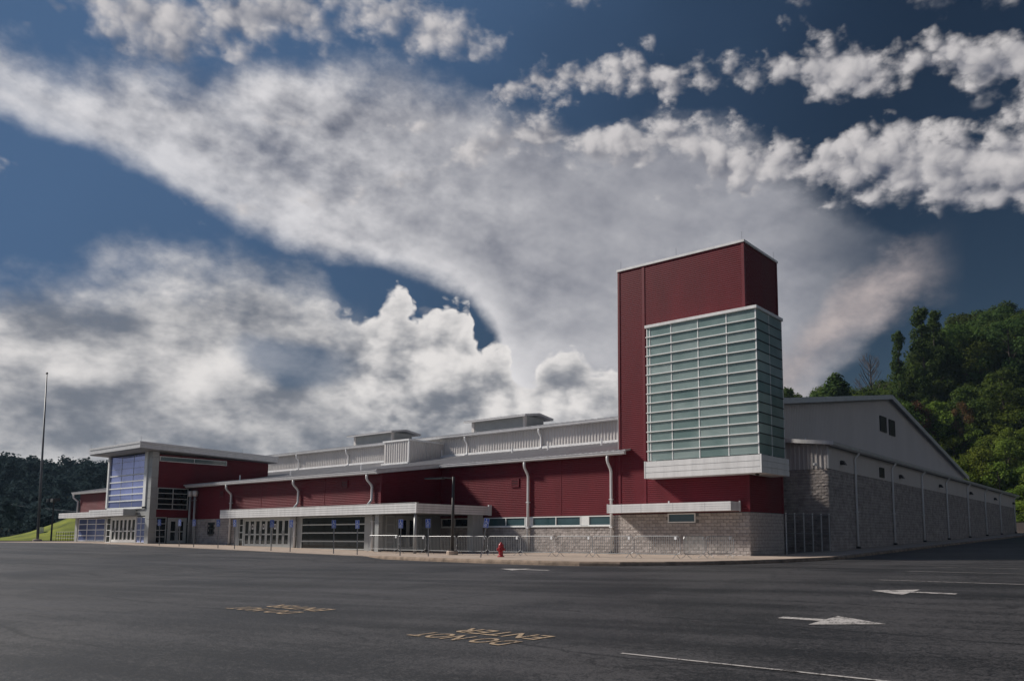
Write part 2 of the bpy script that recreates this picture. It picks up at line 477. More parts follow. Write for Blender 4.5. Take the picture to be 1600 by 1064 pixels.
def asphalt_material():
    m = bpy.data.materials.new('worn_asphalt')
    m.use_nodes = True
    nt = m.node_tree
    nb = NB(nt)
    b = nt.nodes['Principled BSDF']
    tc = nt.nodes.new('ShaderNodeTexCoord')
    sep = nt.nodes.new('ShaderNodeSeparateXYZ')
    nt.links.new(tc.outputs['Object'], sep.inputs[0])
    x, y = E(nb, sep.outputs[0]), E(nb, sep.outputs[1])
    v = nb.vec(x, y, 0.0)
    blot = nb.noise(v, 0.16, 5, 0.6)
    # paving lanes and tyre tracks run along the building front
    track = nb.noise(nb.vec(x * 0.05 + y * 0.03, y * 0.55 - x * 0.12, 0.0), 1.1, 5, 0.6)
    track2 = nb.noise(nb.vec(x * 0.35 + y * 0.05, y * 0.06 + x * 0.1, 3.0), 1.3, 4, 0.6)
    stone = nb.noise(v, 26.0, 3, 0.75)
    stone2 = nb.noise(v, 7.0, 4, 0.75)
    wet = nb.smooth(track * 0.6 + blot * 0.4, 0.54, 0.64)
    # sealed paving seams and fine cracks
    wob = (blot - 0.5) * 1.6 + (stone2 - 0.5) * 0.12
    seam = nb.smooth(nb.m('ABSOLUTE', nb.m('FRACT', (y + x * 0.02 + wob) * 0.235) - 0.5), 0.020, 0.008) * nb.smooth(track2, 0.44, 0.52)
    cr = nt.nodes.new('ShaderNodeTexVoronoi')
    cr.feature = 'DISTANCE_TO_EDGE'
    cr.voronoi_dimensions = '2D'
    cr.inputs['Scale'].default_value = 0.22
    nt.links.new(nb.vec(x + (stone2 - 0.5) * 1.4, y + (blot - 0.5) * 6.0, 0.0), cr.inputs['Vector'])
    crack = nb.smooth(E(nb, cr.outputs['Distance']), 0.012, 0.003) * nb.smooth(blot, 0.44, 0.56)
    oil = nb.smooth(nb.noise(nb.vadd(v, (40.0, 11.0, 0.0)), 0.55, 2, 0.5), 0.66, 0.74)
    patch = nb.smooth(nb.noise(nb.vec(x * 0.10, y * 0.22, 9.0), 1.0, 1, 0.4), 0.55, 0.57)
    f = 0.50 + (blot - 0.5) * 1.8 + (track - 0.5) * 2.4 + (track2 - 0.5) * 0.8 + (stone - 0.5) * 3.6 + (stone2 - 0.5) * 2.6 - wet * 0.36 - seam * 0.45 - crack * 0.5 - oil * 0.3 - patch * 0.16
    f = 0.46 + (f - 0.5) * 1.45
    c = nb.mix(f.clamp(), (0.0045, 0.0043, 0.0046), (0.062, 0.058, 0.0595))
    nt.links.new(c, b.inputs['Base Color'])
    nb.put(b.inputs['Roughness'], 0.62 + (blot - 0.5) * 0.3 + (stone2 - 0.5) * 0.3 - wet * 0.08)
    b.inputs['Specular IOR Level'].default_value = 0.45
    bp = nt.nodes.new('ShaderNodeBump')
    bp.inputs['Strength'].default_value = 0.55
    bp.inputs['Distance'].default_value = 0.012
    nb.put(bp.inputs['Height'], stone)
    nt.links.new(bp.outputs[0], b.inputs['Normal'])
    return m


def frosted_material():
    """frosted channel glass: mostly a milky sheet, a little see-through, each pane a shade of its own"""
    m = bpy.data.materials.new('frosted_glass')
    m.use_nodes = True
    nt = m.node_tree
    nb = NB(nt)
    b = nt.nodes['Principled BSDF']
    oi = nt.nodes.new('ShaderNodeObjectInfo')
    tc = nt.nodes.new('ShaderNodeTexCoord')
    rnd = E(nb, oi.outputs['Random'])
    n = nb.noise(tc.outputs['Object'], 0.8, 3, 0.5)
    f = (rnd * 0.75 + (n - 0.5) * 1.2 + 0.1).clamp()
    c = nb.mix(f, (0.33, 0.47, 0.46), (0.66, 0.76, 0.745))
    nt.links.new(c, b.inputs['Base Color'])
    b.inputs['Roughness'].default_value = 0.11
    b.inputs['Specular IOR Level'].default_value = 0.7
    b.inputs['Alpha'].default_value = 0.72
    tr = nt.nodes.new('ShaderNodeBsdfTranslucent')
    nt.links.new(c, tr.inputs['Color'])
    mx = nt.nodes.new('ShaderNodeMixShader')
    mx.inputs[0].default_value = 0.45
    nt.links.new(b.outputs[0], mx.inputs[1])
    nt.links.new(tr.outputs[0], mx.inputs[2])
    nt.links.new(mx.outputs[0], nt.nodes['Material Output'].inputs['Surface'])
    return m


def paint_material(name, base, wear):
    """road paint rubbed down to the asphalt by tyres"""
    m = bpy.data.materials.new(name)
    m.use_nodes = True
    nt = m.node_tree
    nb = NB(nt)
    b = nt.nodes['Principled BSDF']
    tc = nt.nodes.new('ShaderNodeTexCoord')
    o = tc.outputs['Object']
    n1, n2 = nb.noise(o, 2.2, 4, 0.6), nb.noise(o, 22.0, 4, 0.75)
    w = nb.smooth(n1 * 0.5 + n2 * 0.5, wear - 0.05, wear + 0.07)
    c = nb.mix(nb.smooth(n2, 0.3, 0.7), tuple(q * 0.75 for q in base), base)
    c = nb.mix(w, (0.045, 0.042, 0.042), c)
    nt.links.new(c, b.inputs['Base Color'])
    b.inputs['Roughness'].default_value = 0.8
    b.inputs['Specular IOR Level'].default_value = 0.2
    return m


M['paint_white'] = paint_material('worn_white_road_paint', (0.50, 0.47, 0.45), 0.44)
M['paint_tan'] = paint_material('worn_yellow_road_paint', (0.44, 0.33, 0.225), 0.42)
M['asphalt'] = asphalt_material()
M['frost'] = frosted_material()


class MB:
    """collects shapes, then links them as ONE mesh object"""
    def __init__(self):
        self.v, self.f = [], []

    def add(self, vs, fs):
        o = len(self.v)
        self.v += [tuple(p) for p in vs]
        self.f += [tuple(i + o for i in f) for f in fs]
        return self

    def box(self, x0, x1, y0, y1, z0, z1):
        vs = [(x, y, z) for z in (z0, z1) for y in (y0, y1) for x in (x0, x1)]
        return self.add(vs, [(0, 2, 3, 1), (4, 5, 7, 6), (0, 1, 5, 4), (2, 6, 7, 3), (0, 4, 6, 2), (1, 3, 7, 5)])

    def hexa(self, a, b):
        """bottom ring of 4 points, top ring of 4 points"""
        return self.add(list(a) + list(b), [(3, 2, 1, 0), (4, 5, 6, 7), (0, 1, 5, 4), (1, 2, 6, 5), (2, 3, 7, 6), (3, 0, 4, 7)])

    def quad(self, a, b, c, d):
        return self.add([a, b, c, d], [(0, 1, 2, 3)])

    def tube(self, pts, rad, n=8, cap=True):
        pts = [Vector(p) for p in pts]
        rads = rad if isinstance(rad, (list, tuple)) else [rad] * len(pts)
        rings = []
        up = None
        for i, p in enumerate(pts):
            d = (pts[min(i + 1, len(pts) - 1)] - pts[max(i - 1, 0)]).normalized()
            if up is None:
                up = d.orthogonal().normalized()
            else:
                up = (up - d * up.dot(d))
                up = up.normalized() if up.length > 1e-6 else d.orthogonal().normalized()
            w = d.cross(up)
            rings.append([p + (up * math.cos(2 * math.pi * k / n) + w * math.sin(2 * math.pi * k / n)) * rads[i] for k in range(n)])
        vs = [q for r in rings for q in r]
        fs = []
        for i in range(len(pts) - 1):
            for k in range(n):
                a, b2 = i * n + k, i * n + (k + 1) % n
                fs.append((a, b2, b2 + n, a + n))
        if cap:
            fs.append(tuple(reversed(range(n))))
            fs.append(tuple(range((len(pts) - 1) * n, len(pts) * n)))
        return self.add(vs, fs)

    def lathe(self, prof, c=(0, 0, 0), n=14):
        vs, fs = [], []
        for r, z in prof:
            for k in range(n):
                a = 2 * math.pi * k / n
                vs.append((c[0] + r * math.cos(a), c[1] + r * math.sin(a), c[2] + z))
        for i in range(len(prof) - 1):
            for k in range(n):
                fs.append((i * n + k, i * n + (k + 1) % n, (i + 1) * n + (k + 1) % n, (i + 1) * n + k))
        fs.append(tuple(reversed(range(n))))
        fs.append(tuple(range((len(prof) - 1) * n, len(prof) * n)))
        return self.add(vs, fs)

    def mesh(self, name, mat, smooth=False):
        me = bpy.data.meshes.new(name)
        me.from_pydata(self.v, [], self.f)
        me.materials.append(M[mat] if isinstance(mat, str) else mat)
        if smooth:
            me.polygons.foreach_set('use_smooth', [True] * len(me.polygons))
        me.update()
        return me

    def build(self, name, mat, parent=None, smooth=False):
        return link(name, self.mesh(name, mat, smooth), parent)


def link(name, me, parent=None, loc=None, rz=None):
    o = bpy.data.objects.new(name, me)
    COL.objects.link(o)
    if parent:
        o.parent = parent
    if loc:
        o.location = loc
    if rz is not None:
        o.rotation_euler = (0, 0, rz)
    return o


def box(name, mat, parent, *a):
    return MB().box(*a).build(name, mat, parent)


def empty(name, loc=(0, 0, 0), rz=0.0):
    o = link(name, None, None, loc, rz)
    o.empty_display_size = 0.3
    return o


def tag(o, label=None, cat=None, group=None, kind=None):
    for k, v in (('label', label), ('category', cat), ('group', group), ('kind', kind)):
        if v:
            o[k] = v
    return o


def copy_tree(o, parent=None):
    c = o.copy()
    COL.objects.link(c)
    c.parent = parent
    for ch in list(o.children):
        copy_tree(ch, c)
    return c


# ------------------------------------------------------------------ levels of the place
def sstep(a, b, x):
    t = min(1.0, max(0.0, (x - a) / (b - a)))
    return t * t * (3 - 2 * t)


def plaza_z(x, y):
    """paved apron round the building: climbs gently to the left and up the side road"""
    z = 0.0155 * min(36.0, max(0.0, -20.0 - x))
    return z + 0.021 * max(0.0, y - 1.0) * sstep(-6, 1, x)


def lot_z(x, y):
    z = plaza_z(x, y) - 0.025 - 0.135 * sstep(-18.5, -16, x)
    z -= 0.42 * min(1.0, max(0.0, (-13.0 - y) / 17.0)) * sstep(-95, -20, x)
    return z


def ground_z(x, y):
    z = lot_z(max(-100.0, min(60.0, x)), max(-70.0, min(90.0, y))) - 0.25
    # grass bank beyond the far end of the lot
    z += 4.4 * math.exp(-(((x + 113) / 12.0) ** 2 + ((y - 11) / 7.0) ** 2)) * sstep(-99, -106, x)
    # wooded ridge far to the left
    q = -(x + 125) * 0.94 + (y - 5) * 0.33
    z += 19.0 * sstep(10, 150, q) - 3.0 * sstep(0, 25, q)
    # wooded slope behind the hall
    cap = 9.0 + 38.0 * sstep(-62, 2, x)
    h = max(0.0, y - 80.0 - 10.0 * sstep(-10, -60, x)) * 0.86
    z += cap * (1.0 - math.exp(-h / cap * 1.15))
    return z

# ------------------------------------------------------------------ ground, asphalt, paved apron, kerb
def axis(lo, hi, step, far):
    a = [lo + i * step for i in range(int(round((hi - lo) / step)) + 1)]
    e, d = [], step
    while d < far:
        d *= 1.6
        e.append(d)
    return sorted([lo - q for q in e] + a + [hi + q for q in e])


def sheet(name, xs, ys, zf, mat):
    vs = [(x, y, zf(x, y)) for y in ys for x in xs]
    n = len(xs)
    fs = [(j * n + i, j * n + i + 1, (j + 1) * n + i + 1, (j + 1) * n + i) for j in range(len(ys) - 1) for i in range(n - 1)]
    mb = MB()
    mb.v, mb.f = vs, fs
    return mb.build(name, mat, smooth=True)


gx = axis(-330, 110, 5.0, 2600)
gy = axis(-90, 190, 5.0, 2600)
tag(sheet('ground', gx, gy, ground_z, 'scrub'), kind='structure')
tag(sheet('grass_bank', [-150 + 2.0 * i for i in range(26)], [-40 + 2.0 * i for i in range(48)], lambda x, y: ground_z(x, y) + 0.32 - 3.0 * sstep(-128, -138, x), 'grass'), kind='structure')
ax_ = [-100 + 2.0 * i for i in range(81)]
ay_ = [-170 + 10.0 * i for i in range(10)] + [-70 + 2.0 * i for i in range(81)]
tag(sheet('parking_lot', ax_, ay_, lot_z, 'asphalt'), kind='structure')

# outer edge of the apron, from the far left end round the tower and up the side road
EDGE = [(-84, -11.0), (-78, -12.2), (-62, -12.2), (-50, -12.2), (-38, -12.2), (-26, -12.2), (-18.5, -12.2)]
KERB = [(-17.6, -12.4), (-14.5, -12.9), (-11, -13.5), (-7, -13.95), (-3.5, -14.1), (-1.4, -13.9), (0.2, -13.2), (1.6, -11.9), (2.7, -10.2), (3.5, -7.8), (4.0, -5.0),
        (4.25, -1.5), (4.3, 4)] + [(4.3, 4.0 + 4.0 * i) for i in range(1, 20)]


def dense(path, step=1.0):
    out = [path[0]]
    for a, b in zip(path, path[1:]):
        k = max(1, int(math.hypot(b[0] - a[0], b[1] - a[1]) / step))
        for i in range(1, k + 1):
            out.append((a[0] + (b[0] - a[0]) * i / k, a[1] + (b[1] - a[1]) * i / k))
    return out


def apron():
    mb = MB()
    path = dense(EDGE) + dense(KERB)
    NR = 8
    rows = []
    for x, y in path:
        if y < -7.8:
            ix, iy = min(x, 0.6), 3.0
        else:
            t = sstep(-7.8, 4, y)
            ix, iy = 0.6, 3.0 + (max(y, 3.0) - 3.0)
        rows.append([(x + (ix - x) * k / NR, y + (iy - y) * k / NR) for k in range(NR + 1)])
    n = NR + 1
    vs = [(x, y, plaza_z(x, y)) for r in rows for x, y in r]
    fs = [(i * n + k, (i + 1) * n + k, (i + 1) * n + k + 1, i * n + k + 1) for i in range(len(rows) - 1) for k in range(NR)]
    # thin skirt so that the edge has thickness
    o = len(vs)
    for r in rows:
        vs.append((r[0][0], r[0][1], plaza_z(*r[0]) - 0.3))
    fs += [(i * n, o + i, o + i + 1, (i + 1) * n) for i in range(len(rows) - 1)]
    mb.v, mb.f = vs, fs
    bmo = mb.build('pavement', 'concrete')
    tag(bmo, kind='structure')
    return bmo


pav = apron()


def kerb():
    path = dense(KERB, 0.7)
    rng = random.Random(3)
    vs, fs = [], []
    for i, (x, y) in enumerate(path):
        a = path[max(0, i - 1)]
        b = path[min(len(path) - 1, i + 1)]
        t = Vector((b[0] - a[0], b[1] - a[1])).normalized()
        nx, ny = t.y, -t.x
        top = plaza_z(x, y) + 0.006
        rise = sstep(0, 2.5, i * 0.7)
        bot = lot_z(x, y) - 0.1
        j = rng.uniform(-0.012, 0.012)
        prof = [(-0.16, top), (0.03 + j, top), (0.075 + j, top - 0.035 - rng.random() * 0.012), (0.095 + j, top - 0.09), (0.11, bot)]
        for d, z in prof:
            vs.append((x + nx * d, y + ny * d, z))
    n = 5
    for i in range(len(path) - 1):
        for k in range(n - 1):
            fs.append((i * n + k, i * n + k + 1, (i + 1) * n + k + 1, (i + 1) * n + k))
    fs.append((0, 1, 2, 3, 4))
    mb = MB()
    mb.v, mb.f = vs, fs
    tag(mb.build('kerb', 'kerb'), kind='structure')


kerb()


def dirt_path():
    """bare verge between the pavement's end and the foot of the slope"""
    tag(sheet('forest_floor', [-90 + 4.0 * i for i in range(50)], [83 + 4.0 * i for i in range(40)], lambda x, y: ground_z(x, y) + 0.05, 'earth'), kind='structure')
    tag(sheet('forest_floor_left', [-330 + 5.0 * i for i in range(42)], [-60 + 5.0 * i for i in range(50)],
              lambda x, y: ground_z(x, y) + (0.06 if -(x + 125) * 0.94 + (y - 5) * 0.33 > 6 else -2.0), 'earth'), kind='structure')


dirt_path()


# ------------------------------------------------------------------ paint on the asphalt
def drape(name, outline_faces, mat, label, cat, group=None):
    vs, fs = outline_faces
    mb = MB()
    mb.v = [(x, y, lot_z(x, y) + 0.009) for x, y in vs]
    mb.f = fs
    o = mb.build(name, mat)
    tag(o, label, cat, group)
    return o


def bar(x0, y0, x1, y1, w, step=0.8):
    d = Vector((x1 - x0, y1 - y0))
    L = d.length
    d.normalize()
    n = Vector((-d.y, d.x)) * w / 2
    k = max(1, int(L / step))
    vs, fs = [], []
    for i in range(k + 1):
        p = Vector((x0, y0)) + d * L * i / k
        vs += [(p.x + n.x, p.y + n.y), (p.x - n.x, p.y - n.y)]
    for i in range(k):
        fs.append((2 * i, 2 * i + 1, 2 * i + 3, 2 * i + 2))
    return vs, fs


def arrow(x, y, sgn, L=2.0, head=1.1, hw=0.72, sw=0.13):
    """straight arrow along X, tip at +sgn"""
    pts = [(0, sw), (0, -sw), (L - head, -sw), (L - head, -hw), (L, 0), (L - head, hw), (L - head, sw)]
    vs = [(x + sgn * a, y + b) for a, b in pts]
    fs = [(0, 1, 2, 6), (3, 4, 5)] if sgn > 0 else [(6, 2, 1, 0), (5, 4, 3)]
    return vs, fs


drape('painted_arrow', arrow(13.25, -26.72, 1, 2.0, 1.15, 0.75, 0.14), 'paint_white', 'white painted arrow pointing right, nearest to the camera', 'road marking', 'painted lane arrows')
drape('painted_arrow', arrow(15.0, -20.2, -1, 2.05, 1.0, 0.85, 0.15), 'paint_white', 'white painted arrow pointing left beyond the right-pointing arrow', 'road marking', 'painted lane arrows')
drape('painted_arrow', arrow(-0.6, -17.0, -1, 2.6, 1.2, 0.6, 0.12), 'paint_white', 'small far white arrow in front of the stair tower kerb', 'road marking', 'painted lane arrows')
for i, (x, y, lab) in enumerate(((13.2, -32.1, 'long white bay line in the near right foreground'), (12.0, -16.5, 'faint white bay line just beyond the left-pointing arrow'),
                                 (11.5, -11.6, 'faint far white bay line, third from the camera'), (11.2, -6.6, 'faintest far white bay line near the side road'))):
    drape('bay_line', bar(x, y, x + (5.4 if i == 0 else 5.0), y + 0.02, 0.085 if i else 0.075), 'paint_white', lab, 'road marking', 'white bay lines')


def ground_text(x, y, sx, sy, lab):
    vs, fs = [], []
    for line, dy in (('DO NOT', 0.0), ('ENTER', -1.02)):
        cu = bpy.data.curves.new('lettering', 'FONT')
        cu.body = line
        cu.align_x = 'LEFT'
        cu.size = 1.0
        cu.space_character = 1.08
        cu.offset = 0.012
        cu.resolution_u = 3
        to = bpy.data.objects.new('lettering', cu)
        COL.objects.link(to)
        dg = bpy.context.evaluated_depsgraph_get()
        dg.update()
        me = bpy.data.meshes.new_from_object(to.evaluated_get(dg))
        wid = max(v.co.x for v in me.vertices)
        o = len(vs)
        for v in me.vertices:
            u, w = v.co.x / wid * (1.0 if line == 'DO NOT' else 0.92), v.co.y + dy
            vs.append((x - u * sx, y - w * sy))           # read from the building side
        fs += [tuple(i + o for i in p.vertices) for p in me.polygons]
        bpy.data.objects.remove(to)
        bpy.data.curves.remove(cu)
        bpy.data.meshes.remove(me)
    drape('painted_lettering', (vs, fs), 'paint_tan', lab, 'road marking', 'do not enter lettering')


ground_text(11.3, -32.0, 2.15, 0.80, 'tan DO NOT ENTER lettering on the asphalt, nearer and larger one')
ground_text(4.25, -31.2, 2.35, 0.80, 'tan DO NOT ENTER lettering on the asphalt, farther left one')

# ------------------------------------------------------------------ the building
ARENA = empty('arena_building', (0, 0, 0))
tag(ARENA, 'long red and grey metal clad arena with tall red stair tower and glazed box', 'building')


def ribs_h(mb, a, b, nrm, z0, z1, pitch=0.125, depth=0.017, cut=None):
    """sheet with horizontal ribs between plan points a and b, facing nrm; cut(z) moves the start along a-b"""
    z = z0
    prof = []
    while z < z1 - 1e-6:
        for dz, d in ((0.0, 0.0), (0.40, 0.0), (0.52, 1.0), (0.88, 1.0)):
            zz = z + dz * pitch
            if zz < z1:
                prof.append((zz, d * depth))
        z += pitch
    prof.append((z1, 0.0))
    vs, fs = [], []
    A, B = Vector(a), Vector(b)
    for zz, d in prof:
        t = cut(zz) if cut else 0.0
        p = A + (B - A) * t
        vs += [(p.x + nrm[0] * d, p.y + nrm[1] * d, zz), (B.x + nrm[0] * d, B.y + nrm[1] * d, zz)]
    for i in range(len(prof) - 1):
        fs.append((2 * i, 2 * i + 1, 2 * i + 3, 2 * i + 2))
    mb.add(vs, fs)


def ribs_v(mb, a, b, nrm, zb, zt, pitch=0.30, depth=0.045):
    """sheet with vertical ribs; zb, zt are functions of the distance along a-b"""
    A, B = Vector(a), Vector(b)
    L = (B - A).length
    zb = zb if callable(zb) else (lambda t, q=zb: q)
    zt = zt if callable(zt) else (lambda t, q=zt: q)
    s, prof = 0.0, []
    while s < L - 1e-6:
        for ds, d in ((0.0, 0.0), (0.62, 0.0), (0.72, 1.0), (0.90, 1.0)):
            ss = s + ds * pitch
            if ss < L:
                prof.append((ss, d * depth))
        s += pitch
    prof.append((L, 0.0))
    vs, fs = [], []
    for ss, d in prof:
        p = A + (B - A) * (ss / L)
        x, y = p.x + nrm[0] * d, p.y + nrm[1] * d
        vs += [(x, y, zb(ss)), (x, y, zt(ss))]
    for i in range(len(prof) - 1):
        fs.append((2 * i, 2 * i + 2, 2 * i + 3, 2 * i + 1))
    mb.add(vs, fs)


BW, BH, BJ = 0.40, 0.20, 0.014


def block_verts(w, h, rng, rough):
    """split-face block: flat bed, ragged face towards -Y"""
    c = [(-w / 2, 0, 0), (w / 2, 0, 0), (w / 2, 0, h), (-w / 2, 0, h)]
    f = [(x * 0.985, -0.018 - rng.random() * rough * 0.5, z + (0.004 if z == 0 else -0.004)) for x, _, z in c]
    m = (rng.uniform(-0.25, 0.25) * w, -0.02 - rng.random() * rough, h * rng.uniform(0.3, 0.7))
    return c + f + [m], [(0, 1, 5, 4), (1, 2, 6, 5), (2, 3, 7, 6), (3, 0, 4, 7), (4, 5, 8), (5, 6, 8), (6, 7, 8), (7, 4, 8)]


def block_rows(L, z0, z1, ztop=None):
    """(centre, z, width, height) of running-bond blocks along a wall of length L"""
    out = []
    k, z = 0, z0
    while z < z1 - 0.02:
        h = min(BH, z1 - z)
        s = 0.0 if k % 2 == 0 else -BW / 2
        while s < L - 0.02:
            a, b = max(0, s), min(L, s + BW)
            if b - a > 0.05:
                out.append(((a + b) / 2, z, b - a - BJ, h - BJ))
            s += BW
        z += BH
        k += 1
    return out


def masonry(parent, a, b, nrm, z0, z1, skip=(), rough=0.03, single=None, name='block_wall', zbot=None):
    """backing wall plus blocks: up to `single` of them as objects of their own, the others joined"""
    A, B = Vector(a), Vector(b)
    L = (B - A).length
    d = (B - A).normalized()
    rz = math.atan2(d.y, d.x)
    rng = random.Random(int(abs(a[0] * 31 + a[1] * 17) * 10))
    joined = MB()
    cnt = 0
    protos = {}
    for s, z, w, h in block_rows(L, z0, z1):
        if any(q0 < s < q1 and r0 - 0.05 < z + h / 2 < r1 + 0.05 for q0, q1, r0, r1 in skip):
            continue
        p = A + d * s
        if zbot and z + h < zbot(s):
            continue
        if single and cnt < single[0]:
            key = (round(w, 2), round(h, 2), rng.randrange(4))
            if key not in protos:
                vs, fs = block_verts(w, h, rng, rough)
                q = MB()
                q.add(vs, fs)
                protos[key] = q.mesh('concrete_block', 'block')
            o = link('concrete_block', protos[key], parent, (p.x, p.y, z), rz)
            cnt += 1
        else:
            vs, fs = block_verts(w, h, rng, rough)
            joined.add([(p.x + d.x * x - d.y * y, p.y + d.y * x + d.x * y, z + zz) for x, y, zz in vs], fs)
    if joined.v:
        o = joined.build(name, 'block_wall' if not single else 'block', parent)
        o['kind'] = 'stuff'
    if single:
        single[0] -= cnt


def boards(name, parent, mat, n, x0, x1, y0, y1, z0, z1, gap=0.025, out=0.0):
    """fascia made of n horizontal boards, each its own piece, around a recessed core"""
    MB().box(x0 + 0.03, x1 - 0.03, y0 + 0.03, y1 - 0.03, z0 + 0.03, z1 - 0.03).build('fascia_core', mat, parent)
    h = (z1 - z0) / n
    for i in range(n):
        MB().box(x0, x1, y0, y1, z0 + i * h, z0 + (i + 1) * h - gap).build('fascia_board', mat, parent)


def gutter(parent, x0, x1, y, z, drop=0.0, name='gutter'):
    prof = [(0.10, -0.02), (0.0, -0.03), (-0.13, 0.03), (-0.14, 0.15), (-0.17, 0.17), (-0.17, 0.19), (0.0, 0.19), (0.10, 0.19)]
    mb = MB()
    vs = [(x0, y + a, z + b) for a, b in prof] + [(x1, y + a, z + b + drop) for a, b in prof]
    n = len(prof)
    fs = [(i, (i + 1) % n, n + (i + 1) % n, n + i) for i in range(n)] + [tuple(reversed(range(n))), tuple(range(n, 2 * n))]
    mb.add(vs, fs)
    return mb.build(name, 'silver', parent)


def downspout(parent, pts, r=0.085, mat='white'):
    mb = MB()
    mb.tube(pts, r, 8)
    for p in (pts[-2], pts[-1]):
        pass
    a, b = Vector(pts[-2]), Vector(pts[-1])
    o = mb.build('downspout', mat, parent, smooth=True)
    if (a - b).length > 2.0 and abs(a.z - b.z) > 2.0:
        for t in (0.15, 0.6):
            c = a + (b - a) * t
            MB().box(c.x - r - 0.03, c.x + r + 0.03, c.y - r - 0.01, c.y + r + 0.03, c.z - 0.03, c.z + 0.03).build('pipe_strap', mat, parent)
    return o


def seam_roof(parent, name, a, b, c, d, pitch=0.45, mat='roof', th=0.06, seam=0.045):
    """standing-seam sheet: a-b the eave, d-c the upper edge; seams run from the eave upwards"""
    a, b, c, d = (Vector(p) for p in (a, b, c, d))
    mb = MB()
    up = Vector((0, 0, 1))
    mb.hexa([p - up * th for p in (a, b, c, d)], [a, b, c, d])
    L = (b - a).length
    n = int(L / pitch)
    e = (b - a).normalized() * 0.02
    for i in range(n + 1):
        t = i / n
        p, q = a + (b - a) * t, d + (c - d) * t
        mb.add([p - e, p + e, q + e, q - e, p - e + up * seam, p + e + up * seam, q + e + up * seam, q - e + up * seam],
               [(4, 5, 6, 7), (0, 1, 5, 4), (1, 2, 6, 5), (3, 0, 4, 7)])
    return mb.build(name, mat, parent)


def window(parent, plane, u0, u1, z0, z1, at, cols=1, rows=1, fw=0.07, glass='dark_glass', frame='white_frame', sgn=-1, proud=0.05, name='window'):
    """framed window in a wall: plane 'Y' (u = x) or 'X' (u = y); at = wall surface; sgn = outward direction"""
    def bx(ua, ub, d0, d1, za, zb):
        lo, hi = sorted((at + sgn * d0, at + sgn * d1))
        return (ua, ub, lo, hi, za, zb) if plane == 'Y' else (lo, hi, ua, ub, za, zb)
    fr = MB()
    for z in (z0, z1 - fw):
        fr.box(*bx(u0, u1, -0.06, proud, z, z + fw))
    for u in (u0, u1 - fw):
        fr.box(*bx(u, u + fw, -0.06, proud - 0.004, z0 + fw, z1 - fw))
    for i in range(1, cols):
        u = u0 + (u1 - u0) * i / cols
        fr.box(*bx(u - fw / 2, u + fw / 2, -0.06, proud - 0.006, z0 + fw, z1 - fw))
    for j in range(1, rows):
        z = z0 + (z1 - z0) * j / rows
        fr.box(*bx(u0 + fw, u1 - fw, -0.06, proud - 0.002, z - fw / 2, z + fw / 2))
    fr.build(name + '_frame', frame, parent)
    for i in range(cols):
        for j in range(rows):
            ua, ub = u0 + (u1 - u0) * i / cols, u0 + (u1 - u0) * (i + 1) / cols
            za, zb = z0 + (z1 - z0) * j / rows, z0 + (z1 - z0) * (j + 1) / rows
            MB().box(*bx(ua + fw / 2, ub - fw / 2, -0.03, -0.01, za + fw / 2, zb - fw / 2)).build('pane', glass, parent)


def door_row(parent, plane, u0, u1, z0, z1, at, n, sgn=-1, mat='frame', notices=()):
    """row of glazed door leaves in a frame"""
    def bx(ua, ub, d0, d1, za, zb):
        lo, hi = sorted((at + sgn * d0, at + sgn * d1))
        return (ua, ub, lo, hi, za, zb) if plane == 'Y' else (lo, hi, ua, ub, za, zb)
    fr = MB()
    fr.box(*bx(u0 - 0.12, u1 + 0.12, -0.05, 0.07, z1, z1 + 0.14))
    fr.box(*bx(u0 - 0.12, u0, -0.05, 0.07, z0, z1))
    fr.box(*bx(u1, u1 + 0.12, -0.05, 0.07, z0, z1))
    fr.build('door_frame', mat, parent)
    w = (u1 - u0) / n
    for i in range(n):
        a, b = u0 + i * w + 0.012, u0 + (i + 1) * w - 0.012
        lf = MB()
        st = 0.13
        lf.box(*bx(a, a + st, -0.02, 0.04, z0 + 0.02, z1 - 0.01))
        lf.box(*bx(b - st, b, -0.02, 0.04, z0 + 0.02, z1 - 0.01))
        for za, zb in ((z0 + 0.02, z0 + 0.27), (z0 + 0.98, z0 + 1.08), (z1 - 0.16, z1 - 0.01)):
            lf.box(*bx(a + st, b - st, -0.018, 0.036, za, zb))
        lf.build('door_leaf', mat, parent)
        MB().box(*bx(a + st - 0.01, b - st + 0.01, -0.005, 0.008, z0 + 0.26, z1 - 0.15)).build('door_pane', 'dark_glass', parent)
        hu = b - st / 2 if i % 2 == 0 else a + st / 2
        hb = MB()
        hb.box(*bx(hu - 0.02, hu + 0.02, 0.07, 0.10, z0 + 0.9, z0 + 1.3))
        for zz in (z0 + 0.92, z0 + 1.26):
            hb.box(*bx(hu - 0.012, hu + 0.012, 0.036, 0.075, zz, zz + 0.02))
        hb.build('door_handle', 'steel', parent)
        if i in notices:
            MB().box(*bx((a + b) / 2 - 0.14, (a + b) / 2 + 0.14, 0.009, 0.013, z0 + 1.45, z0 + 1.85)).build('paper_notice', 'sign_white', parent)
            MB().box(*bx((a + b) / 2 - 0.08, (a + b) / 2 + 0.08, 0.0132, 0.0142, z0 + 1.55, z0 + 1.78)).build('notice_print', 'dark_metal', parent)


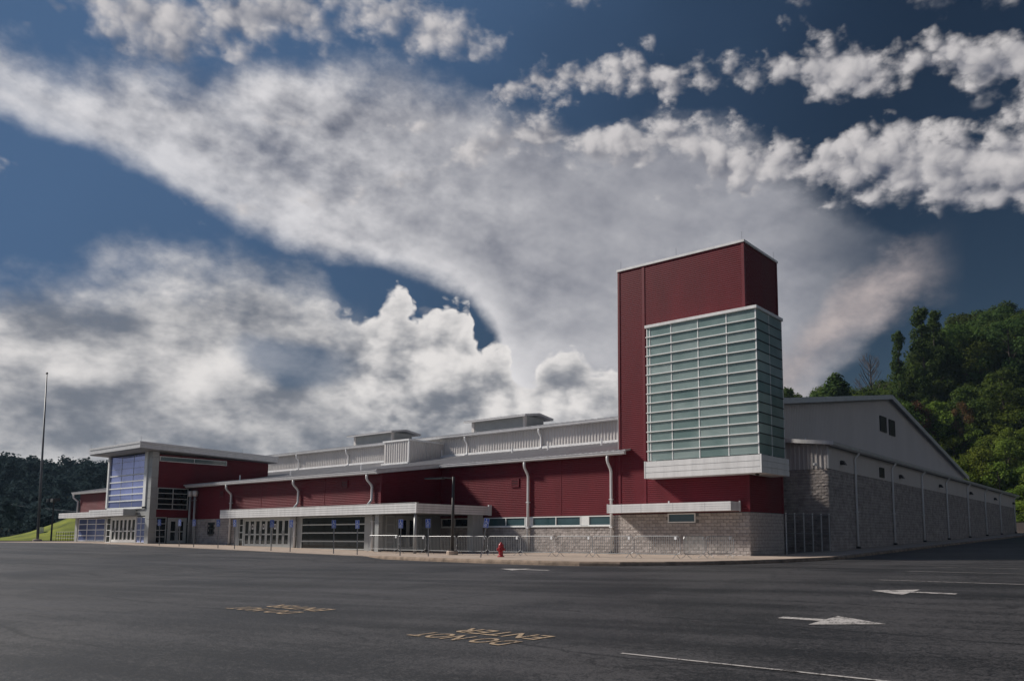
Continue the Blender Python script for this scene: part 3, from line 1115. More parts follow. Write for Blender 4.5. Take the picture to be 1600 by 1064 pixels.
def louvre(parent, plane, u0, u1, z0, z1, at, sgn, mat, slat_mat=None, pitch=0.12):
    def bx(ua, ub, d0, d1, za, zb):
        lo, hi = sorted((at + sgn * d0, at + sgn * d1))
        return (ua, ub, lo, hi, za, zb) if plane == 'Y' else (lo, hi, ua, ub, za, zb)
    fr = MB()
    for za, zb in ((z0, z0 + 0.06), (z1 - 0.06, z1)):
        fr.box(*bx(u0, u1, -0.02, 0.075, za, zb))
    for ua, ub in ((u0, u0 + 0.06), (u1 - 0.06, u1)):
        fr.box(*bx(ua, ub, -0.02, 0.072, z0 + 0.06, z1 - 0.06))
    f = fr.build('louvre_vent', mat, parent)
    MB().box(*bx(u0 + 0.05, u1 - 0.05, -0.02, 0.034, z0 + 0.05, z1 - 0.05)).build('louvre_back', 'black', parent)
    z = z0 + 0.08
    while z < z1 - 0.1:
        MB().box(*bx(u0 + 0.06, u1 - 0.06, 0.036, 0.066, z, z + pitch * 0.5)).build('louvre_slat', slat_mat or mat, parent)
        z += pitch


# ---- stair tower -------------------------------------------------------------------------------------------------------
TX0, TX1, TY0, TY1, TZ = -8.85, 0.0, 0.0, 4.65, 18.2
PL = 2.48
mb = MB()
ribs_h(mb, (TX0, TY0), (TX1, TY0), (0, -1), PL, TZ)
ribs_h(mb, (TX1, TY0), (TX1, TY1), (1, 0), PL, TZ)
ribs_h(mb, (TX1, TY1), (TX0, TY1), (0, 1), PL, TZ)
ribs_h(mb, (TX0, TY1), (TX0, TY0), (-1, 0), PL, TZ)
mb.quad((TX0, TY0, TZ), (TX1, TY0, TZ), (TX1, TY1, TZ), (TX0, TY1, TZ))
ST = mb.build('stair_tower', 'red', ARENA)
for x0, x1, y0, y1 in ((-0.13, 0.045, -0.045, 0.13), (-0.13, 0.045, TY1 - 0.13, TY1 + 0.045), (TX0 - 0.045, TX0 + 0.10, -0.045, 0.13)):
    box('corner_trim', 'red_trim', ST, x0, x1, y0, y1, PL - 0.02, TZ)
box('joint_trim', 'red_trim', ST, -7.02, -6.84, -0.04, 0.02, PL - 0.02, TZ)
box('edge_flashing', 'white', ST, TX0 - 0.075, TX0 - 0.047, -0.05, 0.20, 6.6, TZ)
cap = MB()
for a in ((TX0 - 0.09, TX1 + 0.09, TY0 - 0.09, TY0 + 0.25), (TX0 - 0.09, TX1 + 0.09, TY1 - 0.25, TY1 + 0.09),
          (TX0 - 0.09, TX0 + 0.25, TY0 + 0.25, TY1 - 0.25), (TX1 - 0.25, TX1 + 0.09, TY0 + 0.25, TY1 - 0.25)):
    cap.box(*a, TZ - 0.03, TZ + 0.11)
cap.build('parapet_cap', 'white', ST)
for x, y in ((TX0 + 0.1, 0.15), (-4.6, 0.15), (-0.15, 0.15), (-0.1, TY1 - 0.15)):
    MB().tube([(x, y, TZ + 0.1), (x, y, TZ + 0.70)], 0.010, 5).build('lightning_rod', 'steel', ST)
box('plinth', 'mortar', ST, TX0 + 0.02, TX1 - 0.02, TY0 + 0.02, TY1 - 0.02, -0.4, PL - 0.01)
SINGLE = [300]
masonry(ST, (TX0, 0.02), (TX1, 0.02), (0, -1), -0.12, PL - 0.03, skip=((3.5, 5.42, 1.9, 2.47),), single=SINGLE)
masonry(ST, (-0.02, 0.0), (-0.02, TY1), (1, 0), -0.12, PL - 0.03, single=SINGLE)
window(ST, 'Y', -5.33, -3.45, 1.90, 2.46, 0.0, glass='sky_teal_glass', proud=0.06, fw=0.065, name='small_window')

# glazed box hung on the tower's corner
GX0, GX1, GY0, GY1, GZ0, GZ1 = -6.15, 1.08, -0.9, 2.55, 5.60, 13.80
NROW = 14
rh = (GZ1 - GZ0) / NROW
cols = [-6.15, -5.93, -4.42, -2.60, -0.75, 1.08]
core = MB()
box('box_floor', 'soffit', ST, GX0, GX1, GY0, 0.0 - 0.03, GZ0 - 0.10, GZ0 - 0.02)
box('box_floor', 'soffit', ST, 0.05, GX1, -0.03, GY1, GZ0 - 0.10, GZ0 - 0.02)
for j in range(NROW):
    za, zb = GZ0 + j * rh + 0.03, GZ0 + (j + 1) * rh - 0.03
    for i in range(5):
        box('glass_pane', 'frost', ST, cols[i] + 0.012, cols[i + 1] - 0.012, GY0, GY0 + 0.016, za, zb)
    ym = (GY0 + GY1) / 2
    for ya, yb in ((GY0 + 0.03, ym - 0.02), (ym + 0.02, GY1)):
        box('glass_pane', 'frost', ST, GX1 - 0.016, GX1, ya, yb, za, zb)
    box('glass_pane', 'frost', ST, GX0, GX0 + 0.016, GY0 + 0.03, -0.03, za, zb)
for j in range(1, NROW):
    z = GZ0 + j * rh
    box('transom', 'white_frame', ST, GX0 - 0.04, GX1 + 0.005, GY0 - 0.09, GY0 + 0.05, z - 0.026, z + 0.026)
    box('side_transom', 'dark_metal', ST, GX1 - 0.05, GX1 + 0.045, GY0 + 0.052, GY1, z - 0.018, z + 0.018)
for x in cols[1:-1]:
    box('mullion', 'white_frame', ST, x - 0.03, x + 0.03, GY0 - 0.02, GY0 + 0.10, GZ0, GZ1)
box('mullion', 'white_frame', ST, GX1 - 0.06, GX1 + 0.012, GY0 - 0.012, GY0 + 0.028, GZ0, GZ1)
box('mullion', 'white_frame', ST, GX0 - 0.012, GX0 + 0.05, GY0 - 0.012, GY0 + 0.028, GZ0, GZ1)
box('mullion', 'white_frame', ST, GX1 - 0.10, GX1 + 0.015, ym - 0.03, ym + 0.03, GZ0, GZ1)
box('mullion', 'white_frame', ST, GX1 - 0.06, GX1 + 0.02, GY1, GY1 + 0.06, GZ0, GZ1)
box('box_back', 'clad', ST, 0.05, GX1 - 0.02, GY1 + 0.062, GY1 + 0.09, GZ0, GZ1)
box('added_light_lining', 'white', ST, GX0 + 0.03, 0.05, -0.07, -0.05, GZ0, GZ1)  # white sheets added behind the panes to bounce light into the glass
box('added_light_lining', 'white', ST, 0.052, 0.072, -0.068, GY1, GZ0, GZ1)
hd = MB()
hd.box(GX0 - 0.08, GX1 + 0.10, GY0 - 0.12, -0.045, GZ1, GZ1 + 0.17)
hd.box(0.05, GX1 + 0.10, -0.045, GY1 + 0.12, GZ1, GZ1 + 0.17)
hd.build('box_cap', 'white', ST)
# ribbed white apron under the glass
FX0, FX1, FY0, FY1, FZ0, FZ1 = -6.30, 1.26, -1.06, 2.75, 4.56, 5.58
h3 = (FZ1 - FZ0) / 3
for j in range(3):
    za, zb = FZ0 + j * h3, FZ0 + (j + 1) * h3 - 0.03
    box('fascia_board', 'white', ST, FX0, FX1 - 0.10, FY0, -0.04, za, zb)
    box('fascia_board', 'white', ST, 0.06, FX1, -0.036, FY1, za, zb)
    box('fascia_board', 'white', ST, FX1 - 0.097, FX1, FY0 + 0.004, -0.04, za, zb)
box('fascia_core', 'white', ST, FX0 + 0.04, FX1 - 0.04, FY0 + 0.04, -0.05, FZ0 + 0.02, FZ1 - 0.04)
box('fascia_core', 'white', ST, 0.065, FX1 - 0.04, -0.045, FY1 - 0.03, FZ0 + 0.02, FZ1 - 0.04)
box('fascia_corner', 'white', ST, FX1 - 0.07, FX1 + 0.012, FY0 - 0.012, FY0 + 0.08, FZ0 - 0.01, FZ1 + 0.0)
box('fascia_end', 'white', ST, FX0 - 0.02, FX0 + 0.06, FY0 - 0.012, -0.05, FZ0 - 0.012, FZ1 + 0.003)
MB().lathe([(0.09, 0.0), (0.12, 0.05), (0.10, 0.10)], (0.7, -0.4, FZ0 - 0.11), 10).build('soffit_light', 'dark_metal', ST)

# canopy over the small window
boards('canopy', ST, 'white', 4, -8.94, -0.57, -1.2, -0.035, 2.53, 3.05, 0.02)
for x in (-7.9, -6.5, -4.3, -2.2):
    box('canopy_joint', 'silver', ST, x - 0.012, x + 0.012, -1.206, -1.19, 2.54, 3.04)
box('canopy_end_trim', 'white', ST, -0.58, -0.52, -0.17, -0.036, 2.50, 3.09)
box('canopy_end_trim', 'white', ST, -8.99, -8.93, -1.215, -0.037, 2.52, 3.07)
MB().tube([(-4.9, -0.6, 3.0), (-4.9, -0.6, 3.18)], 0.05, 8).build('vent_pipe', 'white', ST)

# ---- front wing, between the tower and the return wall --------------------------------------------------------------
mb = MB()
ribs_h(mb, (-25.23, 0), (TX0, 0), (0, -1), 2.44, 6.5)
FW = mb.build('front_wing', 'red', ARENA)
box('inner_wall', 'mortar', FW, -25.2, TX0 - 0.05, 0.03, 0.3, -0.3, 6.4)
box('joint_trim', 'red_trim', FW, -9.33, -9.2, -0.04, 0.02, 2.42, 6.45)
box('joint_trim', 'red_trim', FW, -25.2, -25.08, -0.04, 0.02, 2.42, 6.45)
masonry(FW, (-25.23, 0.02), (TX0, 0.02), (0, -1), -0.12, 1.76)
masonry(FW, (-9.4, 0.02), (TX0, 0.02), (0, -1), 1.70, 2.44)
for a, b, n in ((-25.1, -20.75, 3), (-20.35, -16.72, 2), (-16.1, -11.92, 2), (-11.3, -9.46, 1)):
    window(FW, 'Y', a, b, 1.78, 2.42, 0.0, cols=n, glass='sky_teal_glass' if a > -20.5 else 'dark_glass', fw=0.06, name='strip_window')
for a, b in ((-20.75, -20.35), (-16.72, -16.1), (-11.92, -11.3)):
    box('infill_panel', 'white_frame', FW, a + 0.002, b - 0.002, -0.03, 0.02, 1.80, 2.42)
box('window_sill', 'white_frame', FW, -25.1, -9.4, -0.09, 0.0, 1.72, 1.777)
for x in (-22.4, -13.6):
    box('panel_joint', 'red_trim', FW, x - 0.03, x + 0.03, -0.024, 0.01, 2.46, 6.3)
louvre(FW, 'Y', -18.06, -17.32, 4.52, 5.12, 0.0, -1, 'red_trim', 'red')
gutter(FW, -24.7, -8.05, -0.55, 6.20, 0.0)
for x in (-16.4, -9.42):
    downspout(FW, [(x, -0.55, 6.22), (x, -0.55, 5.9), (x, -0.50, 5.75), (x, -0.20, 5.35), (x, -0.13, 5.2), (x, -0.13, 4.0), (x, -0.13, 0.12)])
    box('downspout_boot', 'black', FW, x - 0.14, x + 0.14, -0.27, -0.03, -0.05, 0.13)
RS = 0.208
def roof_z(y):
    return 6.42 + (y + 0.6) * (RS if y > -0.6 else 0.128)
seam_roof(FW, 'wing_roof', (-25.0, -0.66, 6.41), (-8.0, -0.66, 6.41), (-8.0, 0.02, roof_z(0.02)), (-25.0, 0.02, roof_z(0.02)), 0.42)
seam_roof(FW, 'wing_roof', (-64.0, 0.03, roof_z(0.03)), (-8.95, 0.03, roof_z(0.03)), (-8.95, 8.3, roof_z(8.3)), (-64.0, 8.3, roof_z(8.3)), 0.42)
seam_roof(FW, 'link_roof', (-8.9, TY1 + 0.05, 5.55), (-2.4, TY1 + 0.05, 5.55), (-2.4, 9.0, 5.62), (-8.9, 9.0, 5.62), 0.42)
box('rear_wall', 'block_wall', FW, -8.8, -2.4, TY1 + 0.1, TY1 + 0.3, -0.3, 5.5)
box('roof_end_wall', 'grey_panel', FW, -8.98, -8.9, 0.1, 8.2, 5.4, 6.5)
mb = MB()
ribs_v(mb, (-2.39, 4.72), (-2.39, 8.9), (1, 0), 0.0, 5.5)
mb.build('end_wall', 'grey_panel', FW)
for x in (-23.0, -19.3, -14.2):
    MB().tube([(x, 5.5, roof_z(5.5) - 0.1), (x, 5.5, roof_z(5.5) + 0.55)], 0.07, 8).build('roof_pipe', 'white', FW)

# ---- door wing, standing forward --------------------------------------------------------------------------------------
DY = -5.65
DX0, DX1 = -51.89, -25.23
mb = MB()
ribs_h(mb, (DX0, DY), (DX1, DY), (0, -1), 2.62, 5.56)
ribs_h(mb, (DX1, DY), (DX1, 0), (1, 0), 2.62, 6.38, cut=lambda z: max(0.0, (z - 5.58) / 0.78))
DW = mb.build('door_wing', 'red', ARENA)
for x in (-46.2, -40.4, -31.8):
    box('panel_joint', 'red_trim', DW, x - 0.03, x + 0.03, DY - 0.024, DY + 0.01, 2.66, 5.5)
box('corner_trim', 'red_trim', DW, DX1 - 0.10, DX1 + 0.04, DY - 0.04, DY + 0.10, 2.6, 5.6)
box('inner_wall', 'mortar', DW, DX0, -43.62, DY + 0.03, DY + 0.3, -0.2, 2.62)
box('lintel_wall', 'mortar', DW, -43.62, DX1 - 0.05, DY + 0.05, DY + 0.3, 2.5, 5.4)
box('dark_interior', 'black', DW, -43.6, DX1 - 0.4, DY + 0.5, DY + 0.55, 0.0, 2.6)
masonry(DW, (DX0, DY + 0.02), (-44.0, DY + 0.02), (0, -1), 0.14, 2.63, skip=((3.2, 4.28, 1.25, 2.32),))
window(DW, 'Y', -48.66, -47.66, 1.28, 2.30, DY, cols=1, rows=2, glass='dark_glass', frame='dark_metal', name='small_window')
box('door_pier', 'clad', DW, -44.0, -43.55, DY - 0.06, DY + 0.3, 0.2, 2.7)
window(DW, 'Y', -43.5, -42.85, 0.26, 2.62, DY, rows=4, fw=0.08, frame='frame', name='sidelight')
door_row(DW, 'Y', -42.7, -36.2, 0.24, 2.50, DY, 8, notices=(1, 3, 5))
box('door_pier', 'clad', DW, -36.05, -35.25, DY - 0.10, DY + 0.3, 0.1, 2.7)
box('door_pier', 'clad', DW, -35.2, -34.6, DY - 0.05, DY + 0.3, 0.1, 2.7)
window(DW, 'Y', -34.58, -26.8, 0.14, 2.58, DY, rows=4, fw=0.085, frame='frame', name='lobby_window')
box('door_pier', 'clad', DW, -26.78, -25.95, DY - 0.12, DY + 0.3, 0.0, 2.7)
box('door_pier', 'clad', DW, -25.94, -25.2, DY - 0.02, DY + 0.3, 0.0, 2.7)
# return wall under the canopy
window(DW, 'X', -5.15, -4.35, 0.1, 2.55, DX1, rows=4, fw=0.08, frame='frame', sgn=1, name='sidelight')
door_row(DW, 'X', -4.15, -2.2, 0.08, 2.42, DX1, 2, sgn=1)
window(DW, 'X', -1.95, -0.9, 0.1, 2.55, DX1, rows=3, fw=0.08, frame='frame', sgn=1, name='sidelight')
box('return_wall', 'clad', DW, DX1 - 0.3, DX1 - 0.005, -5.3, 0.0, -0.1, 2.62)
for x in (-29.75,):
    louvre(DW, 'Y', x, x + 0.78, 4.62, 5.17, DY, -1, 'red_trim', 'red')
louvre(DW, 'Y', -46.9, -46.2, 4.5, 5.0, DY, -1, 'red_trim', 'red')
gutter(DW, -51.6, -24.9, -6.28, 5.44, 0.0)
seam_roof(DW, 'wing_roof', (-51.85, -6.42, roof_z(-6.42) - 0.01), (-24.85, -6.42, roof_z(-6.42) - 0.01), (-24.85, 0.0, roof_z(0.0) + 0.03), (-51.85, 0.0, roof_z(0.0) + 0.03), 0.42)
mb = MB()
mb.hexa([(-24.95, -6.4, 5.42), (-24.83, -6.4, 5.42), (-24.83, -0.62, 6.20), (-24.95, -0.62, 6.20)],
        [(-24.95, -6.4, 5.70), (-24.83, -6.4, 5.70), (-24.83, -0.62, 6.42), (-24.95, -0.62, 6.42)])
mb.build('rake_trim', 'silver', DW)
for x, land in ((-44.8, False), (-35.0, True), (-26.05, True)):
    top = [(x, -6.28, 5.46), (x, -6.28, 5.15), (x, -6.2, 5.0), (x, -5.87, 4.7), (x, -5.80, 4.55)]
    if land:
        downspout(DW, top + [(x, -5.80, 3.75), (x, -5.84, 3.6), (x, -6.15, 3.26)])
        downspout(DW, [(x + (0.25 if x > -30 else -0.2), -5.86, 2.5), (x + (0.25 if x > -30 else -0.2), -5.86, 0.15)])
    else:
        downspout(DW, top + [(x, -5.80, 0.3)])
        box('downspout_boot', 'black', DW, x - 0.14, x + 0.14, -5.95, -5.69, 0.2, 0.45)
for x in (-48.5, -40.5, -31.0):
    MB().tube([(x, -3.0, roof_z(-3)), (x, -3.0, roof_z(-3) + 0.5)], 0.06, 8).build('roof_pipe', 'white', DW)
# twin flood lamps at the inner corner by the pavilion
for x, y in ((-51.45, -5.95), (-50.6, -5.95)):
    downspout(DW, [(x, y, 5.0), (x, y, 0.35)], 0.10, 'clad')
    MB().lathe([(0.12, 0.0), (0.2, 0.05), (0.24, 0.35), (0.2, 0.5), (0.05, 0.52)], (x, y, 4.65), 12).build('leader_head', 'silver', DW, smooth=True)

# ---- entrance canopy wrapping the corner --------------------------------------------------------------------------
CX0, CX1, CY0, CZ0, CZ1 = -44.2, -19.93, -7.03, 2.60, 3.24
mb = MB()
mb.box(CX0 + 0.04, CX1 - 0.04, CY0 + 0.04, DY - 0.05, CZ0 + 0.02, CZ1 - 0.02)
mb.box(DX1 + 0.05, CX1 - 0.04, DY - 0.05, -0.05, CZ0 + 0.02, CZ1 - 0.02)
CN = mb.build('entrance_canopy', 'soffit', ARENA)
h4 = (CZ1 - CZ0) / 4
for j in range(4):
    za, zb = CZ0 + j * h4, CZ0 + (j + 1) * h4 - 0.022
    box('fascia_board', 'white', CN, CX0, CX1 - 0.04, CY0, CY0 + 0.05, za, zb)
    box('fascia_board', 'white', CN, CX1 - 0.05, CX1, CY0 + 0.002, -0.35, za, zb)
    box('fascia_board', 'white', CN, CX0, CX0 + 0.05, CY0 + 0.052, DY - 0.06, za, zb)
box('canopy_corner', 'white', CN, CX1 - 0.06, CX1 + 0.012, CY0 - 0.012, CY0 + 0.06, CZ0 - 0.01, CZ1 + 0.01)
box('canopy_end_trim', 'white', CN, CX1 - 0.06, CX1 + 0.03, -0.34, -0.04, CZ0 - 0.03, CZ1 + 0.08)
box('canopy_edge', 'white', CN, CX0 - 0.01, CX1 + 0.011, CY0 - 0.013, CY0 + 0.2, CZ1 + 0.011, CZ1 + 0.04)
MB().tube([(-20.3, -6.75, -0.05), (-20.3, -6.75, CZ0 + 0.03)], 0.11, 12).build('round_post', 'clad', CN, smooth=True)
for y0 in (-1.75, -1.40, -1.05):
    box('pilaster', 'clad', CN, -20.6, -20.1, y0 + 0.01, y0 + 0.34, -0.1, CZ0 + 0.02)
for y0 in (-6.6,):
    box('pilaster', 'clad', CN, -24.6, -24.2, y0, y0 + 0.3, -0.1, CZ0 + 0.02)

# ---- entrance pavilion ------------------------------------------------------------------------------------------------
EX0, EX1, EY0, EY1 = -60.5, -51.89, -9.23, 1.8
def ez(y):
    return 8.52 - 0.026 * (y + 9.23)
mb = MB()
ribs_h(mb, (EX1, -8.7), (EX1, EY1), (1, 0), 5.36, 8.28)
ribs_h(mb, (EX1, -8.7), (EX1, DY), (1, 0), 2.78, 3.46)
ribs_h(mb, (EX1, EY1), (EX0, EY1), (0, 1), 4.0, 8.28)
ribs_h(mb, (EX0, EY1), (EX0, EY0), (-1, 0), 3.0, 8.5)
EP = mb.build('entrance_pavilion', 'red', ARENA)
box('inner_wall', 'mortar', EP, EX1 - 0.3, EX1 - 0.03, DY + 0.1, EY1 - 0.05, 0.0, 8.2)
# front curtain wall, five low lights below three tall ones
fr = MB()
gx = [-60.2, -57.83, -55.46, -53.1]
gz = [3.72 + 0.58 * k for k in range(6)] + [7.22, 7.82, 8.40]
for i in range(3):
    for j in range(len(gz) - 1):
        box('glass_pane', 'blue_glass', EP, gx[i] + 0.01, gx[i + 1] - 0.01, EY0 + 0.02, EY0 + 0.035, gz[j] + 0.01, gz[j + 1] - 0.01)
for j, z in enumerate(gz[1:-1]):
    t = 0.05 if j < 5 else 0.015
    box('transom', 'white_frame' if j < 5 else 'clad', EP, gx[0], gx[-1], EY0 - 0.06 if j < 5 else EY0 + 0.008, EY0 + 0.018, z - t, z + t)
for x in gx[1:-1]:
    box('mullion', 'clad', EP, x - 0.025, x + 0.025, EY0 + 0.005, EY0 + 0.017, gz[0], gz[-1])
box('glass_backing', 'black', EP, gx[0], gx[-1], EY0 + 0.3, EY0 + 0.35, 3.4, 8.5)
box('curtain_jamb', 'white_frame', EP, -60.5, -60.2, EY0 - 0.12, EY0 + 0.3, 3.5, 8.5)
box('curtain_jamb', 'white_frame', EP, -53.1, -52.6, EY0 - 0.12, EY0 + 0.3, 3.5, 8.5)
box('curtain_sill', 'white_frame', EP, -60.5, -52.6, EY0 - 0.12, EY0 + 0.3, 3.54, 3.70)
pz = [0.45, 1.5, 2.6, 3.52, 4.4, 5.3, 6.2, 7.1, 8.0, 8.5]
for a, b in zip(pz, pz[1:]):
    box('cladding_panel', 'clad', EP, -52.59, EX1 + 0.03, EY0 - 0.02, -8.68, a + 0.008, b - 0.008)
# long side: ribbon window, corner window, ground floor glazing
window(EP, 'X', -8.66, -2.5, 7.68, 8.12, EX1 + 0.065, cols=2, fw=0.045, glass='sky_teal_glass', sgn=1, name='ribbon_window')
window(EP, 'X', -8.66, -5.95, 3.46, 5.36, EX1, cols=2, rows=4, fw=0.06, glass='dark_glass', frame='frame', sgn=1, name='corner_window')
window(EP, 'X', -8.66, -7.75, 0.52, 2.78, EX1, cols=1, rows=4, fw=0.06, glass='dark_glass', frame='frame', sgn=1, name='sidelight')
door_row(EP, 'X', -7.5, -6.1, 0.5, 2.6, EX1, 2, sgn=1)
box('side_backing', 'black', EP, EX1 - 0.3, EX1 - 0.1, -8.66, DY, 0.4, 5.4)
# overhanging roof with a deep fascia
for nm, mt, g, z0, z1 in (('pavilion_soffit', 'soffit', 0.06, -0.02, 0.08), ('pavilion_fascia', 'silver', 0.0, 0.06, 0.34), ('pavilion_fascia', 'white', 0.05, 0.345, 0.44), ('pavilion_fascia', 'silver', -0.02, 0.445, 0.62)):
    mb = MB()
    xa, xb, ya, yb = -61.1 + g, -50.85 - g, -10.8 + g, 2.2 - g
    mb.hexa([(xa, ya, ez(ya) + z0), (xb, ya, ez(ya) + z0), (xb, yb, ez(yb) + z0), (xa, yb, ez(yb) + z0)],
            [(xa, ya, ez(ya) + z1), (xb, ya, ez(ya) + z1), (xb, yb, ez(yb) + z1), (xa, yb, ez(yb) + z1)])
    mb.build(nm, mt, EP)
for x, y in ((-61.0, -10.7), (-56, -10.7), (-50.95, -10.7), (-50.95, -5.5), (-50.95, -1.5), (-50.95, 1.8)):
    MB().tube([(x, y, ez(y) + 0.6), (x, y, ez(y) + 1.05)], 0.012, 5).build('lightning_rod', 'steel', EP)
# doors and low canopy on the front
door_row(EP, 'Y', -59.4, -54.5, 0.56, 2.75, EY0 + 0.1, 6, mat='white_frame')
window(EP, 'Y', -54.35, -52.65, 0.56, 2.8, EY0 + 0.1, rows=4, cols=2, fw=0.05, glass='blue_glass', name='sidelight')
window(EP, 'Y', -60.4, -59.55, 0.56, 2.8, EY0 + 0.1, rows=4, fw=0.05, glass='dark_glass', name='sidelight')
box('door_backing', 'black', EP, -60.4, -53.3, EY0 + 0.4, EY0 + 0.45, 0.4, 3.5)
box('header', 'clad', EP, -60.5, -52.62, EY0 + 0.02, EY0 + 0.3, 2.9, 3.54)
h3 = 0.62 / 3
for j in range(3):
    za, zb = 2.92 + j * h3, 2.92 + (j + 1) * h3 - 0.03
    box('fascia_board', 'white', EP, -61.2, -54.15, -10.45, -10.38, za, zb)
box('canopy_core', 'clad', EP, -61.15, -54.16, -10.379, EY0 - 0.13, 2.93, 3.5)

# ---- far left wing -----------------------------------------------------------------------------------------------------
mb = MB()
ribs_h(mb, (-76.1, DY), (-60.52, DY), (0, -1), 3.4, 5.7)
ribs_h(mb, (-76.1, 2.0), (-76.1, DY), (-1, 0), 3.4, 5.9)
LW = mb.build('left_wing', 'red', ARENA)
box('inner_wall', 'mortar', LW, -76.0, -60.6, DY + 0.4, DY + 0.6, 0.2, 5.6)
gutter(LW, -76.9, -60.6, -6.1, 5.66, 0.0)
seam_roof(LW, 'wing_roof', (-77.0, -6.25, 5.84), (-60.55, -6.25, 5.84), (-60.55, 2.0, 7.4), (-77.0, 2.0, 7.4), 0.42)
downspout(LW, [(-76.75, -6.1, 5.7), (-76.75, -6.1, 5.3), (-76.3, -5.8, 4.9), (-76.3, -5.8, 3.7)])
box('corner_post', 'clad', LW, -76.75, -76.1, DY - 0.1, DY + 0.6, 0.5, 3.2)
box('corner_post', 'clad', LW, -69.3, -68.4, DY - 0.1, DY + 0.6, 0.5, 3.2)
window(LW, 'Y', -76.0, -69.4, 0.62, 3.0, DY, cols=3, rows=4, fw=0.07, frame='white_frame', glass='blue_glass', name='lobby_window')
window(LW, 'Y', -68.3, -60.6, 0.62, 3.0, DY, cols=4, rows=4, fw=0.07, frame='frame', glass='dark_glass', name='lobby_window')
h3 = 0.56 / 3
for j in range(3):
    box('fascia_board', 'white', LW, -77.6, -61.3, -7.1, -7.03, 3.06 + j * h3, 3.06 + (j + 1) * h3 - 0.03)
box('canopy_core', 'clad', LW, -77.55, -61.3, -7.029, DY - 0.06, 3.08, 3.58)

# ---- great hall --------------------------------------------------------------------------------------------------------
HX0, HX1, HY0, HYR, HY1 = -63.0, -2.0, 8.0, 33.8, 63.7
def hall_z(y):
    return 10.08 + 0.1504 * (y - HY0) if y <= HYR else 13.96 - 0.189 * (y - HYR)
mb = MB()
ribs_v(mb, (HX0, HY0), (-9.1, HY0), (0, -1), 7.9, 10.05, 0.30, 0.05)
ribs_v(mb, (-9.1, HY0), (HX1, HY0), (0, -1), 5.4, 10.05, 0.30, 0.05)
MH = mb.build('great_hall', 'grey_panel', ARENA)
mb = MB()
ribs_v(mb, (HX1, HY0), (HX1, HY1), (1, 0), 5.5, lambda s: hall_z(HY0 + s) - 0.02, 0.30, 0.04)
mb.build('gable_wall', 'gable_panel', MH)
box('rear_wall', 'grey_panel', MH, HX0, HX1, HY1 - 0.1, HY1, 0.0, 8.2)
box('west_wall', 'grey_panel', MH, HX0, HX0 + 0.1, HY0, HY1, 0.0, 8.2)
box('base_flashing', 'white', MH, -62.0, -9.0, HY0 - 0.16, HY0 - 0.05, roof_z(7.9) - 0.02, roof_z(7.9) + 0.20)
gutter(MH, -62.5, -1.6, 7.55, 9.86, 0.0)
seam_roof(MH, 'hall_roof', (HX0, 7.42, hall_z(7.42) + 0.06), (HX1 + 0.45, 7.42, hall_z(7.42) + 0.06), (HX1 + 0.45, HYR, hall_z(HYR) + 0.06), (HX0, HYR, hall_z(HYR) + 0.06), 0.6)
seam_roof(MH, 'hall_roof', (HX1 + 0.45, HY1 + 0.5, hall_z(HY1 + 0.5) + 0.06), (HX0, HY1 + 0.5, hall_z(HY1 + 0.5) + 0.06), (HX0, HYR + 0.01, hall_z(HYR) + 0.06), (HX1 + 0.45, HYR + 0.01, hall_z(HYR) + 0.06), 0.6)
for ya, yb in ((7.42, HYR), (HYR, HY1 + 0.5)):
    mb = MB()
    za, zb = hall_z(ya), hall_z(yb)
    xa, xb = HX1 + 0.455, HX1 + 0.52
    mb.hexa([(xa, ya, za - 0.26), (xb, ya, za - 0.26), (xb, yb, zb - 0.26), (xa, yb, zb - 0.26)], [(xa, ya, za + 0.13), (xb, ya, za + 0.13), (xb, yb, zb + 0.13), (xa, yb, zb + 0.13)])
    mb.build('rake_trim', 'silver', MH)
    mb = MB()
    xa, xb = HX1 + 0.05, HX1 + 0.45
    mb.hexa([(xa, ya, za - 0.12), (xb, ya, za - 0.12), (xb, yb, zb - 0.12), (xa, yb, zb - 0.12)], [(xa, ya, za - 0.06), (xb, ya, za - 0.06), (xb, yb, zb - 0.06), (xa, yb, zb - 0.06)])
    mb.build('rake_soffit', 'soffit', MH)
louvre(MH, 'X', 31.2, 33.05, 10.5, 11.9, HX1 + 0.04, 1, 'dark_metal', 'dark_metal', 0.16)
louvre(MH, 'X', 33.9, 35.65, 10.42, 11.88, HX1 + 0.04, 1, 'dark_metal', 'dark_metal', 0.16)
for x in (-56.0, -47.4, -39.0, -30.5, -22.0, -13.5):
    downspout(MH, [(x, 7.55, 9.9), (x, 7.55, 9.55), (x, 7.60, 9.45), (x, 7.84, 9.2), (x, 7.86, 9.1), (x, 7.86, 8.3), (x, 7.80, 8.22), (x, 7.5, 8.12)], 0.075)
# plant box leaning on the clerestory
mb = MB()
ribs_v(mb, (-37.0, 4.0), (-33.7, 4.0), (0, -1), roof_z(4) - 0.1, 9.4, 0.30, 0.05)
ribs_v(mb, (-33.7, 4.0), (-33.7, 8.0), (1, 0), lambda s: roof_z(4 + s) - 0.1, 9.4, 0.30, 0.05)
ribs_v(mb, (-37.0, 8.0), (-37.0, 4.0), (-1, 0), 7.0, 9.4, 0.30, 0.05)
mb.build('plant_box', 'grey_panel', MH)
box('plant_box_cap', 'white', MH, -37.1, -33.58, 3.88, 8.0, 9.38, 9.52)
box('plant_box_flashing', 'white', MH, -37.15, -33.6, 3.80, 3.96, roof_z(3.8) - 0.02, roof_z(3.9) + 0.16)
box('plant_box_corner', 'white', MH, -33.74, -33.62, 3.92, 4.06, roof_z(4) - 0.05, 9.38)
